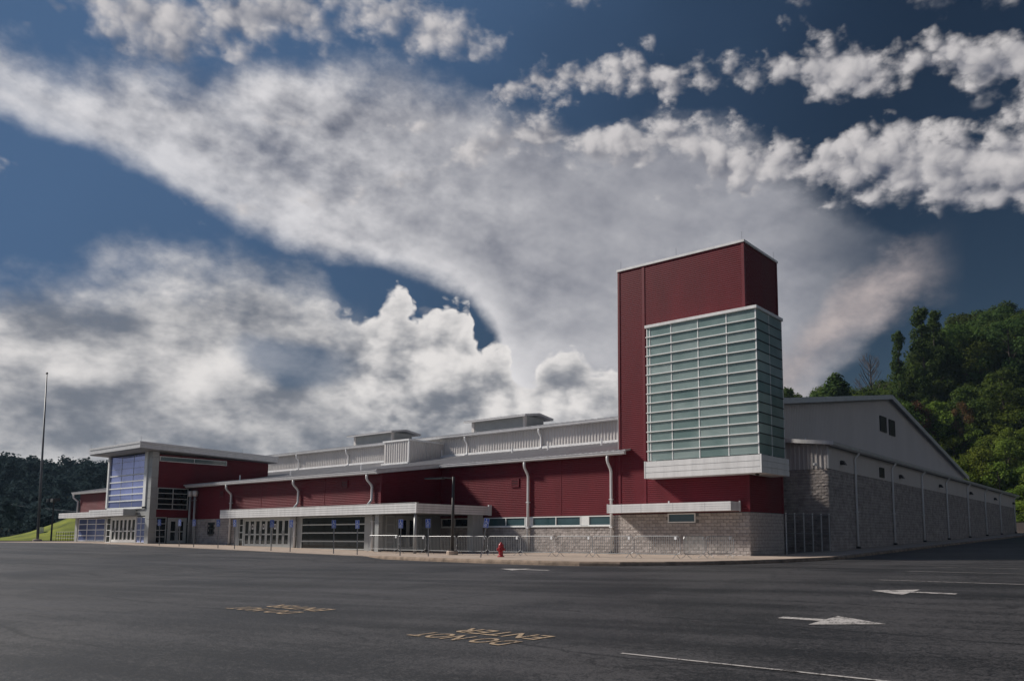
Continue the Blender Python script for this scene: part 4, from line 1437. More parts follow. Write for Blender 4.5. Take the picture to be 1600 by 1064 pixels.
# two roof monitors
for x0, x1 in ((-33.9, -27.4), (-51.9, -45.7)):
    mb = MB()
    ribs_h(mb, (x0, 12.0), (x1, 12.0), (0, -1), 10.4, 11.92, 0.10, 0.03)
    ribs_h(mb, (x1, 12.0), (x1, 14.6), (1, 0), 10.4, 11.92, 0.10, 0.03)
    ribs_h(mb, (x0, 14.6), (x0, 12.0), (-1, 0), 10.4, 11.92, 0.10, 0.03)
    mb.build('roof_monitor', 'clad', MH)
    for x in (x0, x1):
        box('monitor_post', 'grey_panel', MH, x - 0.18, x + 0.06 if x == x1 else x + 0.18, 11.94, 12.2, 10.4, 11.92)
    seam_roof(MH, 'monitor_roof', (x0 - 0.7, 11.4, 11.93), (x1 + 0.55, 11.4, 11.93), (x1 + 0.55, 13.4, 12.23), (x0 - 0.7, 13.4, 12.23), 0.42, th=0.14)
    seam_roof(MH, 'monitor_roof', (x1 + 0.55, 15.4, 11.93), (x0 - 0.7, 15.4, 11.93), (x0 - 0.7, 13.41, 12.23), (x1 + 0.55, 13.41, 12.23), 0.42, th=0.14)
# small roof-edge gear beside the plant box
MB().tube([(-33.0, 7.2, 8.0), (-33.0, 7.2, 8.75)], 0.05, 8).build('roof_pipe', 'white', MH)
MB().tube([(-32.8, 6.9, 8.05), (-32.2, 6.9, 8.05), (-31.9, 7.3, 8.15)], 0.09, 8).build('roof_pipe', 'silver', MH)

# ---- side wing -----------------------------------------------------------------------------------------------------------
SX, SY0, SY1 = 1.28, 9.0, 77.0
def s_drop(y):
    return -0.0092 * (y - 9.0)
mb = MB()
ribs_v(mb, (-2.4, SY0), (SX, SY0), (0, -1), 5.46, lambda s: 7.50 - 0.135 * s, 0.30, 0.06)
SW = mb.build('side_wing', 'grey_panel', ARENA)
mb = MB()
ribs_v(mb, (SX + 0.03, SY0), (SX + 0.03, SY1), (1, 0), lambda s: 5.44 + s_drop(9 + s), lambda s: 6.95 + s_drop(9 + s), 0.30, 0.02)
mb.build('upper_panel', 'gable_panel', SW)
box('inner_wall', 'mortar', SW, -2.38, SX - 0.02, SY0 + 0.03, SY1, -0.4, 5.5)
box('inner_wall', 'mortar', SW, -1.9, SX - 0.05, SY0 + 0.2, SY1 - 0.1, 4.8, 6.2)
masonry(SW, (-2.4, SY0 + 0.02), (SX, SY0 + 0.02), (0, -1), -0.1, 5.46, rough=0.055)
masonry(SW, (SX - 0.02, SY0), (SX - 0.02, SY1), (1, 0), -0.1, 5.42, rough=0.035, skip=(), zbot=lambda s: plaza_z(SX, 9 + s) - 0.1)
mb = MB()
for a, b in ((SY0 - 0.4, SY1 + 0.4),):
    za, zb = 6.98 + s_drop(a), 6.98 + s_drop(b)
    prof = [(0.30, -0.05), (0.44, -0.06), (0.56, 0.0), (0.58, 0.12), (0.60, 0.16), (0.30, 0.16)]
    vs = [(SX + p, a, za - 0.05 + q) for p, q in prof] + [(SX + p, b, zb - 0.05 + q) for p, q in prof]
    n = len(prof)
    mb.add(vs, [(i, n + i, n + (i + 1) % n, (i + 1) % n) for i in range(n)] + [tuple(range(n)), tuple(reversed(range(n, 2 * n)))])
mb.build('gutter', 'silver', SW)
seam_roof(SW, 'wing_roof', (SX + 0.42, SY0 - 0.45, 7.12 + s_drop(8.55)), (SX + 0.42, SY1 + 0.4, 7.12 + s_drop(77.4)), (-2.05, SY1 + 0.4, 7.57 + s_drop(77.4)), (-2.05, SY0 - 0.45, 7.57), 0.6)
mb = MB()
mb.hexa([(-2.05, SY0 - 0.5, 7.36), (SX + 0.55, SY0 - 0.5, 6.92), (SX + 0.55, SY0 - 0.43, 6.92), (-2.05, SY0 - 0.43, 7.36)],
        [(-2.05, SY0 - 0.5, 7.62), (SX + 0.55, SY0 - 0.5, 7.16), (SX + 0.55, SY0 - 0.43, 7.16), (-2.05, SY0 - 0.43, 7.62)])
mb.build('rake_trim', 'white', SW)
mb = MB()
mb.hexa([(SX + 0.02, SY0 - 0.4, 6.90), (SX + 0.33, SY0 - 0.4, 6.90), (SX + 0.33, SY1, 6.90 + s_drop(77)), (SX + 0.02, SY1, 6.90 + s_drop(77))],
        [(SX + 0.02, SY0 - 0.4, 6.94), (SX + 0.33, SY0 - 0.4, 6.94), (SX + 0.33, SY1, 6.94 + s_drop(77)), (SX + 0.02, SY1, 6.94 + s_drop(77))])
mb.build('eave_soffit', 'soffit', SW)
box('corner_trim', 'silver', SW, SX - 0.05, SX + 0.075, SY0 - 0.075, SY0 + 0.06, 5.46, 6.9)
for y in (13.9, 22.5, 31.1, 39.7, 48.6, 57.3, 65.9, 75.6):
    z = s_drop(y)
    g = plaza_z(SX, y)
    downspout(SW, [(SX + 0.42, y, 6.95 + z), (SX + 0.40, y, 6.8 + z), (SX + 0.16, y, 6.55 + z), (SX + 0.13, y, 6.4 + z), (SX + 0.13, y, g + 0.12)], 0.075, 'white')
    box('downspout_boot', 'black', SW, SX + 0.03, SX + 0.27, y - 0.13, y + 0.13, g - 0.05, g + 0.15)
for y in (11.25, 24.7, 37.3, 50.0, 62.9, 75.0):
    z = 5.98 + s_drop(y)
    mb = MB()
    mb.box(SX + 0.045, SX + 0.12, y - 0.13, y + 0.13, z - 0.12, z + 0.14)
    mb.hexa([(SX + 0.12, y - 0.18, z - 0.10), (SX + 0.42, y - 0.18, z - 0.16), (SX + 0.42, y + 0.18, z - 0.16), (SX + 0.12, y + 0.18, z - 0.10)],
            [(SX + 0.12, y - 0.18, z + 0.18), (SX + 0.26, y - 0.14, z + 0.14), (SX + 0.26, y + 0.14, z + 0.14), (SX + 0.12, y + 0.18, z + 0.18)])
    mb.build('wall_light', 'black', SW)
louvre(SW, 'X', 19.5, 20.6, 5.5, 6.25, SX + 0.04, 1, 'dark_metal', 'dark_metal', 0.12)
MB().lathe([(0.05, 0.0), (0.12, 0.03), (0.13, 0.12), (0.08, 0.2)], (0.55, SY0 - 0.35, 5.62), 10).build('flood_lamp', 'white', SW)
box('flood_lamp_arm', 'white', SW, 0.52, 0.58, SY0 - 0.30, SY0 - 0.02, 5.66, 5.70)
MB().tube([(-0.4, SY0 + 0.6, 7.2), (-0.4, SY0 + 0.6, 7.65)], 0.05, 8).build('roof_pipe', 'white', SW)
box('end_wall', 'block_wall', SW, -2.3, SX, SY1 - 0.05, SY1 + 0.1, 0.5, 6.4)

# ------------------------------------------------------------------ things on the apron and in the lot
def ring(mb, cx, cz, r, w, a0, a1, y, n=14, th=0.002):
    for i in range(n):
        p, q = a0 + (a1 - a0) * i / n, a0 + (a1 - a0) * (i + 1) / n
        pts = [(cx + rr * math.cos(t), cz + rr * math.sin(t)) for rr, t in ((r - w, p), (r, p), (r, q), (r - w, q))]
        mb.add([(x, y, z) for x, z in pts] + [(x, y - th, z) for x, z in pts], [(4, 5, 6, 7), (0, 1, 5, 4), (1, 2, 6, 5), (2, 3, 7, 6), (3, 0, 4, 7)])


def slab(mb, pts, y, th=0.002):
    n = len(pts)
    mb.add([(x, y, z) for x, z in pts] + [(x, y - th, z) for x, z in pts], [tuple(range(n, 2 * n))] + [(i, (i + 1) % n, n + (i + 1) % n, n + i) for i in range(n)])


def make_sign():
    root = empty('parking_sign')
    mb = MB()
    mb.box(-0.028, 0.028, -0.004, 0.0, -0.35, 2.02)
    mb.box(-0.028, -0.022, -0.03, -0.004, -0.35, 2.02)
    mb.box(0.022, 0.028, -0.03, -0.004, -0.35, 2.02)
    mb.build('post', 'steel', root)
    pl = MB()
    slab(pl, [(-0.15, 1.56), (0.15, 1.56), (0.15, 2.06), (-0.15, 2.06)], -0.032, 0.004)
    plate = pl.build('sign_plate', 'blue_sign', root)
    b = MB()
    for a in ((-0.14, 0.14, 2.042, 2.052), (-0.14, 0.14, 1.568, 1.578), (-0.14, -0.131, 1.578, 2.042), (0.131, 0.14, 1.578, 2.042)):
        slab(b, [(a[0], a[2]), (a[1], a[2]), (a[1], a[3]), (a[0], a[3])], -0.0365, 0.001)
    b.build('sign_border', 'sign_white', plate)
    s = MB()
    y = -0.0365
    ring(s, -0.02, 1.99, 0.024, 0.024, 0, 2 * math.pi, y, 12)                        # head
    slab(s, [(-0.038, 1.85), (-0.008, 1.85), (-0.002, 1.955), (-0.032, 1.955)], y)     # back
    slab(s, [(-0.02, 1.905), (0.05, 1.905), (0.05, 1.925), (-0.02, 1.925)], y)         # arm
    slab(s, [(-0.03, 1.845), (0.055, 1.845), (0.055, 1.868), (-0.03, 1.868)], y)       # thigh
    slab(s, [(0.035, 1.868), (0.085, 1.768), (0.105, 1.778), (0.06, 1.868)], y)        # shin
    ring(s, -0.015, 1.82, 0.078, 0.018, math.radians(110), math.radians(350), y, 16)   # wheel
    s.build('wheelchair_symbol', 'sign_white', plate)
    t = MB()
    for z, w in ((1.70, 0.10), (1.655, 0.085), (1.61, 0.10)):
        k = int(w * 2 / 0.034)
        for i in range(k):
            x = -w + i * 0.034
            slab(t, [(x, z), (x + 0.022, z), (x + 0.022, z + 0.028), (x, z + 0.028)], y)
    t.build('sign_text', 'sign_white', plate)
    return root


SIGNS = [(-46.1, 'accessible parking sign in front of the pavilion side doors, leftmost of the row'),
         (-42.97, 'second accessible parking sign from the left, before the leader pipes'),
         (-40.81, 'third accessible parking sign from the left, beside the leader pipes'),
         (-37.44, 'accessible parking sign left of the small masonry window bay, fourth from left'),
         (-35.26, 'accessible parking sign at the left end of the long door row'),
         (-30.81, 'accessible parking sign standing before the middle of the door row'),
         (-28.6, 'accessible parking sign at the right end of the door row'),
         (-23.9, 'accessible parking sign before the left half of the lobby window'),
         (-21.5, 'accessible parking sign before the right edge of the lobby window'),
         (-17.4, 'accessible parking sign left of the round canopy post'),
         (-14.9, 'accessible parking sign right of the round canopy post'),
         (-10.5, 'leaning accessible parking sign just left of the red hydrant')]
SG_X = [-45.28, -42.08, -39.84, -36.33, -34.08, -29.48, -27.24, -22.56, -20.22, -16.31, -13.94, -9.91]
proto = make_sign()
for i, ((_, lab), x) in enumerate(zip(SIGNS, SG_X)):
    o = proto if i == 0 else copy_tree(proto)
    o.location = (x, -11.3, plaza_z(x, -11.3))
    rr = random.Random(i * 5 + 2)
    o.rotation_euler = (R_(rr.uniform(-1.5, 1.5)), R_(9.0 if i == 11 else (-2.0 if i < 4 else rr.uniform(-1.0, 1.2))), R_(20 + rr.uniform(-6, 6)))
    tag(o, lab, 'sign', 'accessible parking signs along the apron edge')


BARR_X = [-23.96, -20.97, -18.18, -15.51, -12.96, -10.42, -7.87, -5.4, -2.78, -0.03]


def make_barrier(w):
    root = empty('crowd_barrier')
    z0, z1 = 0.22, 1.10
    f = MB()
    c = 0.14
    pts = [(c, 0, z0), (w - c, 0, z0), (w, 0, z0 + c * 0.6), (w, 0, z1 - c), (w - 0.05, 0, z1 - 0.04), (w - c, 0, z1), (c, 0, z1), (0.05, 0, z1 - 0.04), (0, 0, z1 - c), (0, 0, z0 + c * 0.6), (c, 0, z0)]
    f.tube(pts, 0.018, 6)
    fr = f.build('frame', 'steel', root)
    n = int(w / 0.125)
    bm = MB().tube([(0, 0, z0), (0, 0, z1)], 0.012, 5).mesh('bar', 'frame')
    for i in range(1, n):
        link('bar', bm, root, (w * i / n, 0, 0))
    for x in (0.22, w - 0.22):
        MB().tube([(x - 0.02, -0.30, 0.02), (x - 0.01, -0.16, 0.10), (x, 0, 0.24), (x + 0.01, 0.16, 0.10), (x + 0.02, 0.30, 0.02)], 0.014, 6).build('foot', 'steel', root)
    box('tag_plate', 'sign_white', root, w - 0.30, w - 0.18, -0.03, -0.022, 0.93, 1.07)
    MB().tube([(w + 0.0, 0, 0.55), (w + 0.05, 0, 0.55), (w + 0.05, 0, 0.45)], 0.012, 5).build('hook', 'steel', root)
    return root


BLAB = ['crowd barrier at the far left end of the row, under the canopy', 'crowd barrier straddling the round canopy post, second from left', 'crowd barrier behind the dark lamp post',
        'crowd barrier in front of the canopy pilaster', 'crowd barrier directly behind the red hydrant', 'crowd barrier just right of the left downspout',
        'crowd barrier under the middle of the strip window', 'crowd barrier spanning the right downspout', 'crowd barrier under the left half of the tower canopy']
for i, (x0, x1) in enumerate(zip(BARR_X, BARR_X[1:])):
    o = make_barrier(x1 - x0 - 0.06)
    rr = random.Random(i + 40)
    o.location = (x0 + 0.03, -7.6 + rr.uniform(-0.08, 0.08), plaza_z(x0, -7.6))
    o.rotation_euler = (0, 0, R_(rr.uniform(-2.5, 2.5)))
    tag(o, BLAB[i], 'barrier', 'row of steel crowd barriers')
o = make_barrier(1.9)
o.location = (BARR_X[-1] + 0.02, -7.4, 0)
o.rotation_euler = (0, 0, R_(86))
tag(o, 'crowd barrier turned back towards the tower, second from the right end', 'barrier', 'row of steel crowd barriers')
o = make_barrier(1.65)
o.location = (BARR_X[-1] + 0.18, -5.4, 0)
o.rotation_euler = (0, 0, R_(62))
tag(o, 'last crowd barrier at the right end, below the tower canopy corner', 'barrier', 'row of steel crowd barriers')


def hydrant(x, y):
    z = plaza_z(x, y)
    r = empty('fire_hydrant', (x, y, z), R_(15))
    k = 1.08
    body = MB().lathe([(0.17 * k, 0.0), (0.17 * k, 0.05), (0.125 * k, 0.06), (0.11 * k, 0.10), (0.105 * k, 0.44), (0.15 * k, 0.46), (0.15 * k, 0.50), (0.12 * k, 0.52)], n=16).build('barrel', 'hydrant', r, smooth=False)
    MB().lathe([(0.12 * k, 0.52), (0.13 * k, 0.56), (0.12 * k, 0.64), (0.085 * k, 0.71), (0.04, 0.745), (0.035, 0.79), (0.0, 0.79)], n=16).build('bonnet', 'hydrant', r, smooth=True)
    for s in (-1, 1):
        MB().tube([(s * 0.09, 0, 0.40), (s * 0.19, 0, 0.40)], 0.055, 10).build('side_nozzle', 'hydrant', r)
        MB().tube([(s * 0.19, 0, 0.40), (s * 0.235, 0, 0.40)], 0.066, 6).build('nozzle_cap', 'hydrant', r)
    MB().tube([(0, -0.09, 0.36), (0, -0.20, 0.36)], 0.075, 12).build('pumper_nozzle', 'hydrant', r)
    MB().tube([(0, -0.20, 0.36), (0, -0.25, 0.36)], 0.088, 6).build('nozzle_cap', 'hydrant', r)
    tag(r, 'red fire hydrant on the pavement in front of the barriers', 'hydrant')


hydrant(-9.6, -10.1)


def lamp_post(x, y, h):
    z = plaza_z(x, y)
    r = empty('lamp_post', (x, y, z), R_(0))
    MB().lathe([(0.34, -0.1), (0.34, 0.20), (0.30, 0.24)], n=14).build('concrete_base', 'concrete', r)
    MB().tube([(0, 0, 0.2), (0, 0, h)], [0.10, 0.08], 10).build('pole', 'dark_metal', r, smooth=True)
    MB().box(-0.16, 0.16, -0.16, 0.16, 0.235, 0.27).build('base_plate', 'dark_metal', r)
    MB().tube([(0, 0, h - 0.10), (-0.55, -0.3, h - 0.06)], 0.04, 8).build('arm', 'dark_metal', r)
    mb = MB()
    mb.hexa([(-1.50, -1.0, h - 0.13), (-0.5, -0.45, h - 0.13), (-0.62, -0.10, h - 0.13), (-1.62, -0.65, h - 0.13)],
            [(-1.46, -0.96, h - 0.04), (-0.52, -0.42, h - 0.03), (-0.60, -0.14, h - 0.03), (-1.58, -0.68, h - 0.04)])
    mb.build('lamp_head', 'black', r)
    tag(r, 'dark lamp post on a concrete foot before the red return wall', 'lamp post')


lamp_post(-15.31, -8.2, 4.65)


def flood_post(x, y, h):
    z = ground_z(x, y) + 0.2
    r = empty('flood_light_post', (x, y, z))
    MB().tube([(0, 0, -0.3), (0, 0, h)], [0.11, 0.09], 8).build('pole', 'black', r)
    MB().tube([(-0.75, 0, h - 0.05), (0.75, 0, h - 0.05)], 0.05, 6).build('cross_arm', 'black', r)
    for s in (-1, 1):
        MB().hexa([(s * 0.62 - 0.36, -0.5, h - 0.10), (s * 0.62 + 0.36, -0.5, h - 0.10), (s * 0.62 + 0.32, 0.35, h + 0.06), (s * 0.62 - 0.32, 0.35, h + 0.06)],
                  [(s * 0.62 - 0.36, -0.45, h + 0.30), (s * 0.62 + 0.36, -0.45, h + 0.30), (s * 0.62 + 0.3, 0.35, h + 0.42), (s * 0.62 - 0.3, 0.35, h + 0.42)]).build('lamp_head', 'black', r)
    tag(r, 'short black post with twin flood lamps beside the tall flagpole', 'lamp post')


flood_post(-93.0, -2.3, 5.0)


def flagpole(x, y, h):
    z = ground_z(x, y) + 0.2
    r = empty('flagpole', (x, y, z))
    MB().lathe([(0.5, -0.3), (0.5, 0.25), (0.42, 0.30)], n=14).build('foot', 'concrete', r)
    MB().tube([(0, 0, 0.2), (0, 0, h * 0.4), (0, 0, h)], [0.16, 0.135, 0.065], 10).build('pole', 'weathered', r, smooth=True)
    MB().lathe([(0.05, 0), (0.12, 0.06), (0.14, 0.14), (0.10, 0.24), (0.0, 0.28)], (0, 0, h), 10).build('finial', 'dark_metal', r, smooth=True)
    MB().tube([(0.16, 0, 1.4), (0.12, 0, h - 0.1)], 0.012, 4).build('halyard', 'dark_metal', r)
    r.rotation_euler = (0, R_(-2.8), 0)
    tag(r, 'tall bare tapering flagpole at the left edge of the lot', 'flagpole')


flagpole(-94.4, -3.3, 21.3)


def railing():
    x0, y0, x1, y1 = -89.2, -3.1, -83.2, -3.25
    r = empty('metal_railing', (x0, y0, plaza_z(x0, y0)))
    n = 8
    for i in range(n + 1):
        t = i / n
        MB().tube([((x1 - x0) * t, (y1 - y0) * t, -0.2), ((x1 - x0) * t, (y1 - y0) * t, 1.1)], 0.03, 6).build('post', 'black', r)
    for z in (0.35, 0.7, 1.1):
        MB().tube([(0, 0, z), (x1 - x0, y1 - y0, z)], 0.025, 6).build('rail', 'black', r)
    tag(r, 'low black pipe railing in front of the grass bank', 'railing')


railing()
ub = empty('utility_box', (-111.2, 2.6, ground_z(-111.2, 2.6)))
box('cabinet', 'white', ub, -0.4, 0.4, -0.3, 0.3, 0.1, 1.1)
box('lid', 'white_frame', ub, -0.44, 0.44, -0.34, 0.34, 1.1, 1.16)
box('foot', 'mortar', ub, -0.5, 0.5, -0.4, 0.4, -0.3, 0.1)
tag(ub, 'small white utility box at the notch in the grass bank', 'utility box')


def power_pole():
    x, y = -160.5, 13.5
    z = ground_z(x, y)
    r = empty('utility_pole', (x, y, z))
    MB().tube([(0, 0, -0.5), (0, 0, 9.0)], [0.18, 0.12], 8).build('pole', 'bark', r)
    MB().box(-0.05, 0.05, -1.1, 1.1, 8.3, 8.45).build('cross_arm', 'bark', r)
    for s in (-0.9, 0.9):
        pts = [(t * 62.0, s + t * 16.0, 8.5 - 5.5 * t + 14.0 * t * t * 0.35 - 3.0 * t * (1 - t)) for t in (i / 14 for i in range(15))]
        MB().tube(pts, 0.03, 4).build('wire', 'steel', r)
    tag(r, 'wooden utility pole with sagging wires below the far forest', 'utility pole')


power_pole()


def chain_fence():
    a, b = Vector((0.10, 4.70)), Vector((1.30, 8.88))
    d = (b - a)
    L = d.length
    d.normalize()
    r = empty('chain_link_fence', (a.x, a.y, 0.02), math.atan2(d.y, d.x))
    H = 2.45
    n = 5
    for i in range(n + 1):
        x = min(L - 0.05, max(0.05, L * i / n))
        MB().tube([(x, 0, -0.1), (x, 0, H + 0.06)], 0.04, 8).build('post', 'white', r)
    for z in (0.10, 1.25, H - 0.04):
        MB().tube([(0, -0.03, z), (L, -0.03, z)], 0.021, 6).build('rail', 'steel', r)
    mb = MB()
    p = 0.075
    k = int((L + H) / p)
    w = 0.0035
    for i in range(k):
        c = i * p
        for s in (1, -1):
            # diagonal wires clipped to the panel
            x0, z0 = max(0.0, c - H), min(H, c)
            x1, z1 = min(L, c), max(0.0, c - L)
            if s < 0:
                x0, x1 = L - x0, L - x1
            y = -0.055 if s > 0 else -0.062
            mb.add([(x0 - w, y, z0), (x0 + w, y, z0), (x1 + w, y, z1), (x1 - w, y, z1)], [(0, 1, 2, 3)])
            mb.add([(x0 - w, y + 0.004, z0), (x0 + w, y + 0.004, z0), (x1 + w, y + 0.004, z1), (x1 - w, y + 0.004, z1)], [(3, 2, 1, 0)])
    o = mb.build('wire_mesh', 'dark_metal', r)
    o['kind'] = 'stuff'
    tag(r, 'chain link fence closing the gap between stair tower and side wing', 'fence')


chain_fence()


def board_fence():
    x0, y0 = -1.5, 79.6
    r = empty('board_fence', (x0, y0, plaza_z(x0, y0)))
    rr = random.Random(9)
    me = MB().box(-0.07, 0.07, -0.015, 0.015, 0.0, 1.8).mesh('board', 'dead_bark')
    for i in range(52):
        o = link('board', me, r, (i * 0.155, 0, rr.uniform(-0.03, 0.04)))
    for z in (0.4, 1.4):
        box('rail', 'dead_bark', r, 0, 8.0, 0.017, 0.06, z, z + 0.09)
    for i in range(4):
        box('post', 'dead_bark', r, i * 2.6, i * 2.6 + 0.1, 0.062, 0.16, -0.3, 1.75)
    tag(r, 'weathered board fence at the end of the side road', 'fence')


board_fence()

# ------------------------------------------------------------------ trees
def leaf_cloud(centres, radii, n_each, size, rng, up_bias=0.35, flat=0.85):
    """leaf-sized diamonds scattered through round clumps; returns vertex and face arrays"""
    P, S, Nn = [], [], []
    for (c, r, k) in zip(centres, radii, n_each):
        d = rng.normal(size=(k, 3))
        d /= np.linalg.norm(d, axis=1)[:, None]
        rad = r * rng.random(k) ** 0.42
        p = np.asarray(c) + d * rad[:, None] * np.array([1, 1, flat])
        nn = d * 0.8 + rng.normal(size=(k, 3)) * 0.55 + np.array([0, 0, up_bias])
        P.append(p)
        Nn.append(nn)
        S.append(size * (0.55 + 0.9 * rng.random(k)))
    P, Nn, S = np.vstack(P), np.vstack(Nn), np.concatenate(S)
    Nn /= np.linalg.norm(Nn, axis=1)[:, None]
    t = rng.normal(size=P.shape)
    u = np.cross(Nn, t)
    u /= np.linalg.norm(u, axis=1)[:, None]
    w = np.cross(Nn, u)
    a = S[:, None]
    V = np.stack([P - u * a * 0.62, P - w * a * 0.36 + Nn * a * 0.1, P + u * a * 0.62, P + w * a * 0.36 + Nn * a * 0.1], axis=1).reshape(-1, 3)
    return V


def quads_mesh(name, V, mat):
    me = bpy.data.meshes.new(name)
    nq = len(V) // 4
    me.vertices.add(len(V))
    me.vertices.foreach_set('co', V.astype(np.float32).ravel())
    me.loops.add(nq * 4)
    me.loops.foreach_set('vertex_index', np.arange(nq * 4, dtype=np.int32))
    me.polygons.add(nq)
    me.polygons.foreach_set('loop_start', np.arange(0, nq * 4, 4, dtype=np.int32))
    me.materials.append(M[mat])
    me.update(calc_edges=True)
    return me


def make_tree(kind, seed, leaf, bark='bark'):
    """meshes (trunk, crown) of a tree of unit height"""
    rng = np.random.default_rng(seed)
    tr = MB()
    cs, rs, ns = [], [], []
    if kind == 'broad':
        H, base, wid, nb_, ls, cr = 15.0, 0.22, 4.2, 50, 0.31, 1.25
    elif kind == 'mid':
        H, base, wid, nb_, ls, cr = 11.0, 0.12, 3.3, 40, 0.28, 1.05
    elif kind == 'slender':
        H, base, wid, nb_, ls, cr = 20.0, 0.25, 2.1, 44, 0.32, 0.85
    elif kind == 'young':
        H, base, wid, nb_, ls, cr = 7.0, 0.03, 2.5, 30, 0.25, 0.95
    else:
        H, base, wid, nb_, ls, cr = 9.0, 0.2, 1.5, 28, 0.26, 0.7
    lean = rng.normal(size=2) * 0.02 * H
    n = 7
    tp = [(lean[0] * t * t + rng.normal() * 0.05, lean[1] * t * t + rng.normal() * 0.05, H * 0.93 * t) for t in (i / n for i in range(n + 1))]
    r0 = 0.018 * H
    tr.tube([(tp[0][0], tp[0][1], -0.8)] + tp[0:], [r0 * 1.25] + [r0 * (1 - 0.92 * i / n) for i in range(n + 1)], 7)
    for i in range(nb_):
        t = base + (1 - base) * (i + rng.random()) / nb_
        if kind == 'broad' or kind == 'mid':
            prof = math.sin(math.pi * min(1, (t - base) / (1 - base) * 0.86 + 0.12)) ** 0.7
        elif kind == 'slender':
            prof = 0.35 + 0.65 * rng.random() if t < 0.55 else 0.75 * (1.05 - t) / 0.5 + 0.12
        elif kind == 'young':
            prof = math.sin(math.pi * min(1, (t - base) / (1 - base) * 0.75 + 0.25)) ** 0.6
        else:
            prof = (1.02 - t) / 0.8
        a = rng.random() * 2 * math.pi
        rr = wid * prof * (0.25 + 0.75 * rng.random() ** 0.6)
        k = min(n - 1, int(t * n / 0.93 * 0.93))
        f = min(1, t * n - k)
        bx, by = tp[k][0] * (1 - f) + tp[k + 1][0] * f, tp[k][1] * (1 - f) + tp[k + 1][1] * f
        c = (bx + rr * math.cos(a), by + rr * math.sin(a), min(H - cr * 0.6, t * H + rng.normal() * 0.25))
        cs.append(c)
        s = cr * (0.65 + 0.7 * rng.random())
        rs.append(s)
        ns.append(int((135 if kind == 'broad' else 120) * (s / cr) ** 1.6))
        zs = max(0.06 * H, c[2] - rr * 0.55 - 0.4)
        k2 = min(n - 1, int(zs / (H * 0.93) * n))
        f2 = min(1, zs / (H * 0.93) * n - k2)
        s0 = Vector(tp[k2]) * (1 - f2) + Vector(tp[k2 + 1]) * f2
        mid = s0.lerp(Vector(c), 0.55) + Vector((0, 0, 0.12 * rr))
        tr.tube([s0, mid, c], [r0 * 0.34 * (1 - 0.7 * t), r0 * 0.2 * (1 - 0.7 * t), 0.015], 4, cap=False)
    # top clump
    cs.append((tp[-1][0], tp[-1][1], H - cr * 0.55))
    rs.append(cr * 0.7)
    ns.append(60)
    V = leaf_cloud(cs, rs, ns, ls, rng)
    V[:, 2] = np.maximum(V[:, 2], 0.1)
    return tr.mesh('trunk', bark), quads_mesh('crown', V, leaf), H


PROTO = {
    'b': [make_tree('broad', 100 + i, 'leaf_dark' if i % 3 == 0 else 'leaf') for i in range(5)],
    'm': [make_tree('mid', 200 + i, 'leaf_sunlit' if i == 1 else 'leaf') for i in range(4)],
    'y': [make_tree('young', 300 + i, 'leaf_sunlit') for i in range(4)],
    's': [make_tree('slender', 400 + i, 'leaf_dark') for i in range(3)],
    'c': [make_tree('conifer', 500 + i, 'leaf_dark') for i in range(2)],
    'r': [make_tree('mid', 600, 'leaf_rust')],
}


def plant(name, proto, x, y, h, label, cat, group=None, wide=1.0, rz=0.0):
    tm, cm, H = proto
    r = empty(name, (x, y, ground_z(x, y) - 0.1), rz)
    s = h / H
    r.scale = (s * wide, s * wide, s)
    link('trunk', tm, r)
    link('crown', cm, r)
    tag(r, label, cat, group)
    return r


SPECIAL = [
    ('slender_tree', 's', 0, -18.7, 99.2, 22.3, 'thin ragged tree standing clear on the skyline right of the dead tree', 0.75),
    ('slender_tree', 's', 1, -14.8, 100.9, 24.5, 'tallest dark narrow tree rising from the skyline above the gable end', 0.95),
    ('slender_tree', 's', 2, -14.6, 106.0, 22.2, 'narrow dark tree close behind the tallest skyline tree', 1.0),
    ('conifer_tree', 'c', 0, -29.3, 97.3, 19.2, 'small pointed dark evergreen over the middle of the gable roof', 1.25),
    ('conifer_tree', 'c', 1, -35.9, 92.3, 21.4, 'dark treetop peeping out right beside the glazed stair tower', 1.1),
    ('rusty_tree', 'r', 0, -14.4, 93.0, 12.5, 'rusty brown tree above the sloping gable edge', 0.75),
    ('rusty_tree', 'r', 0, -8.2, 95.5, 10.0, 'small brownish tree among the greens at far right', 0.7),
]
DEAD = (-27.3, 111.5, 16.7)

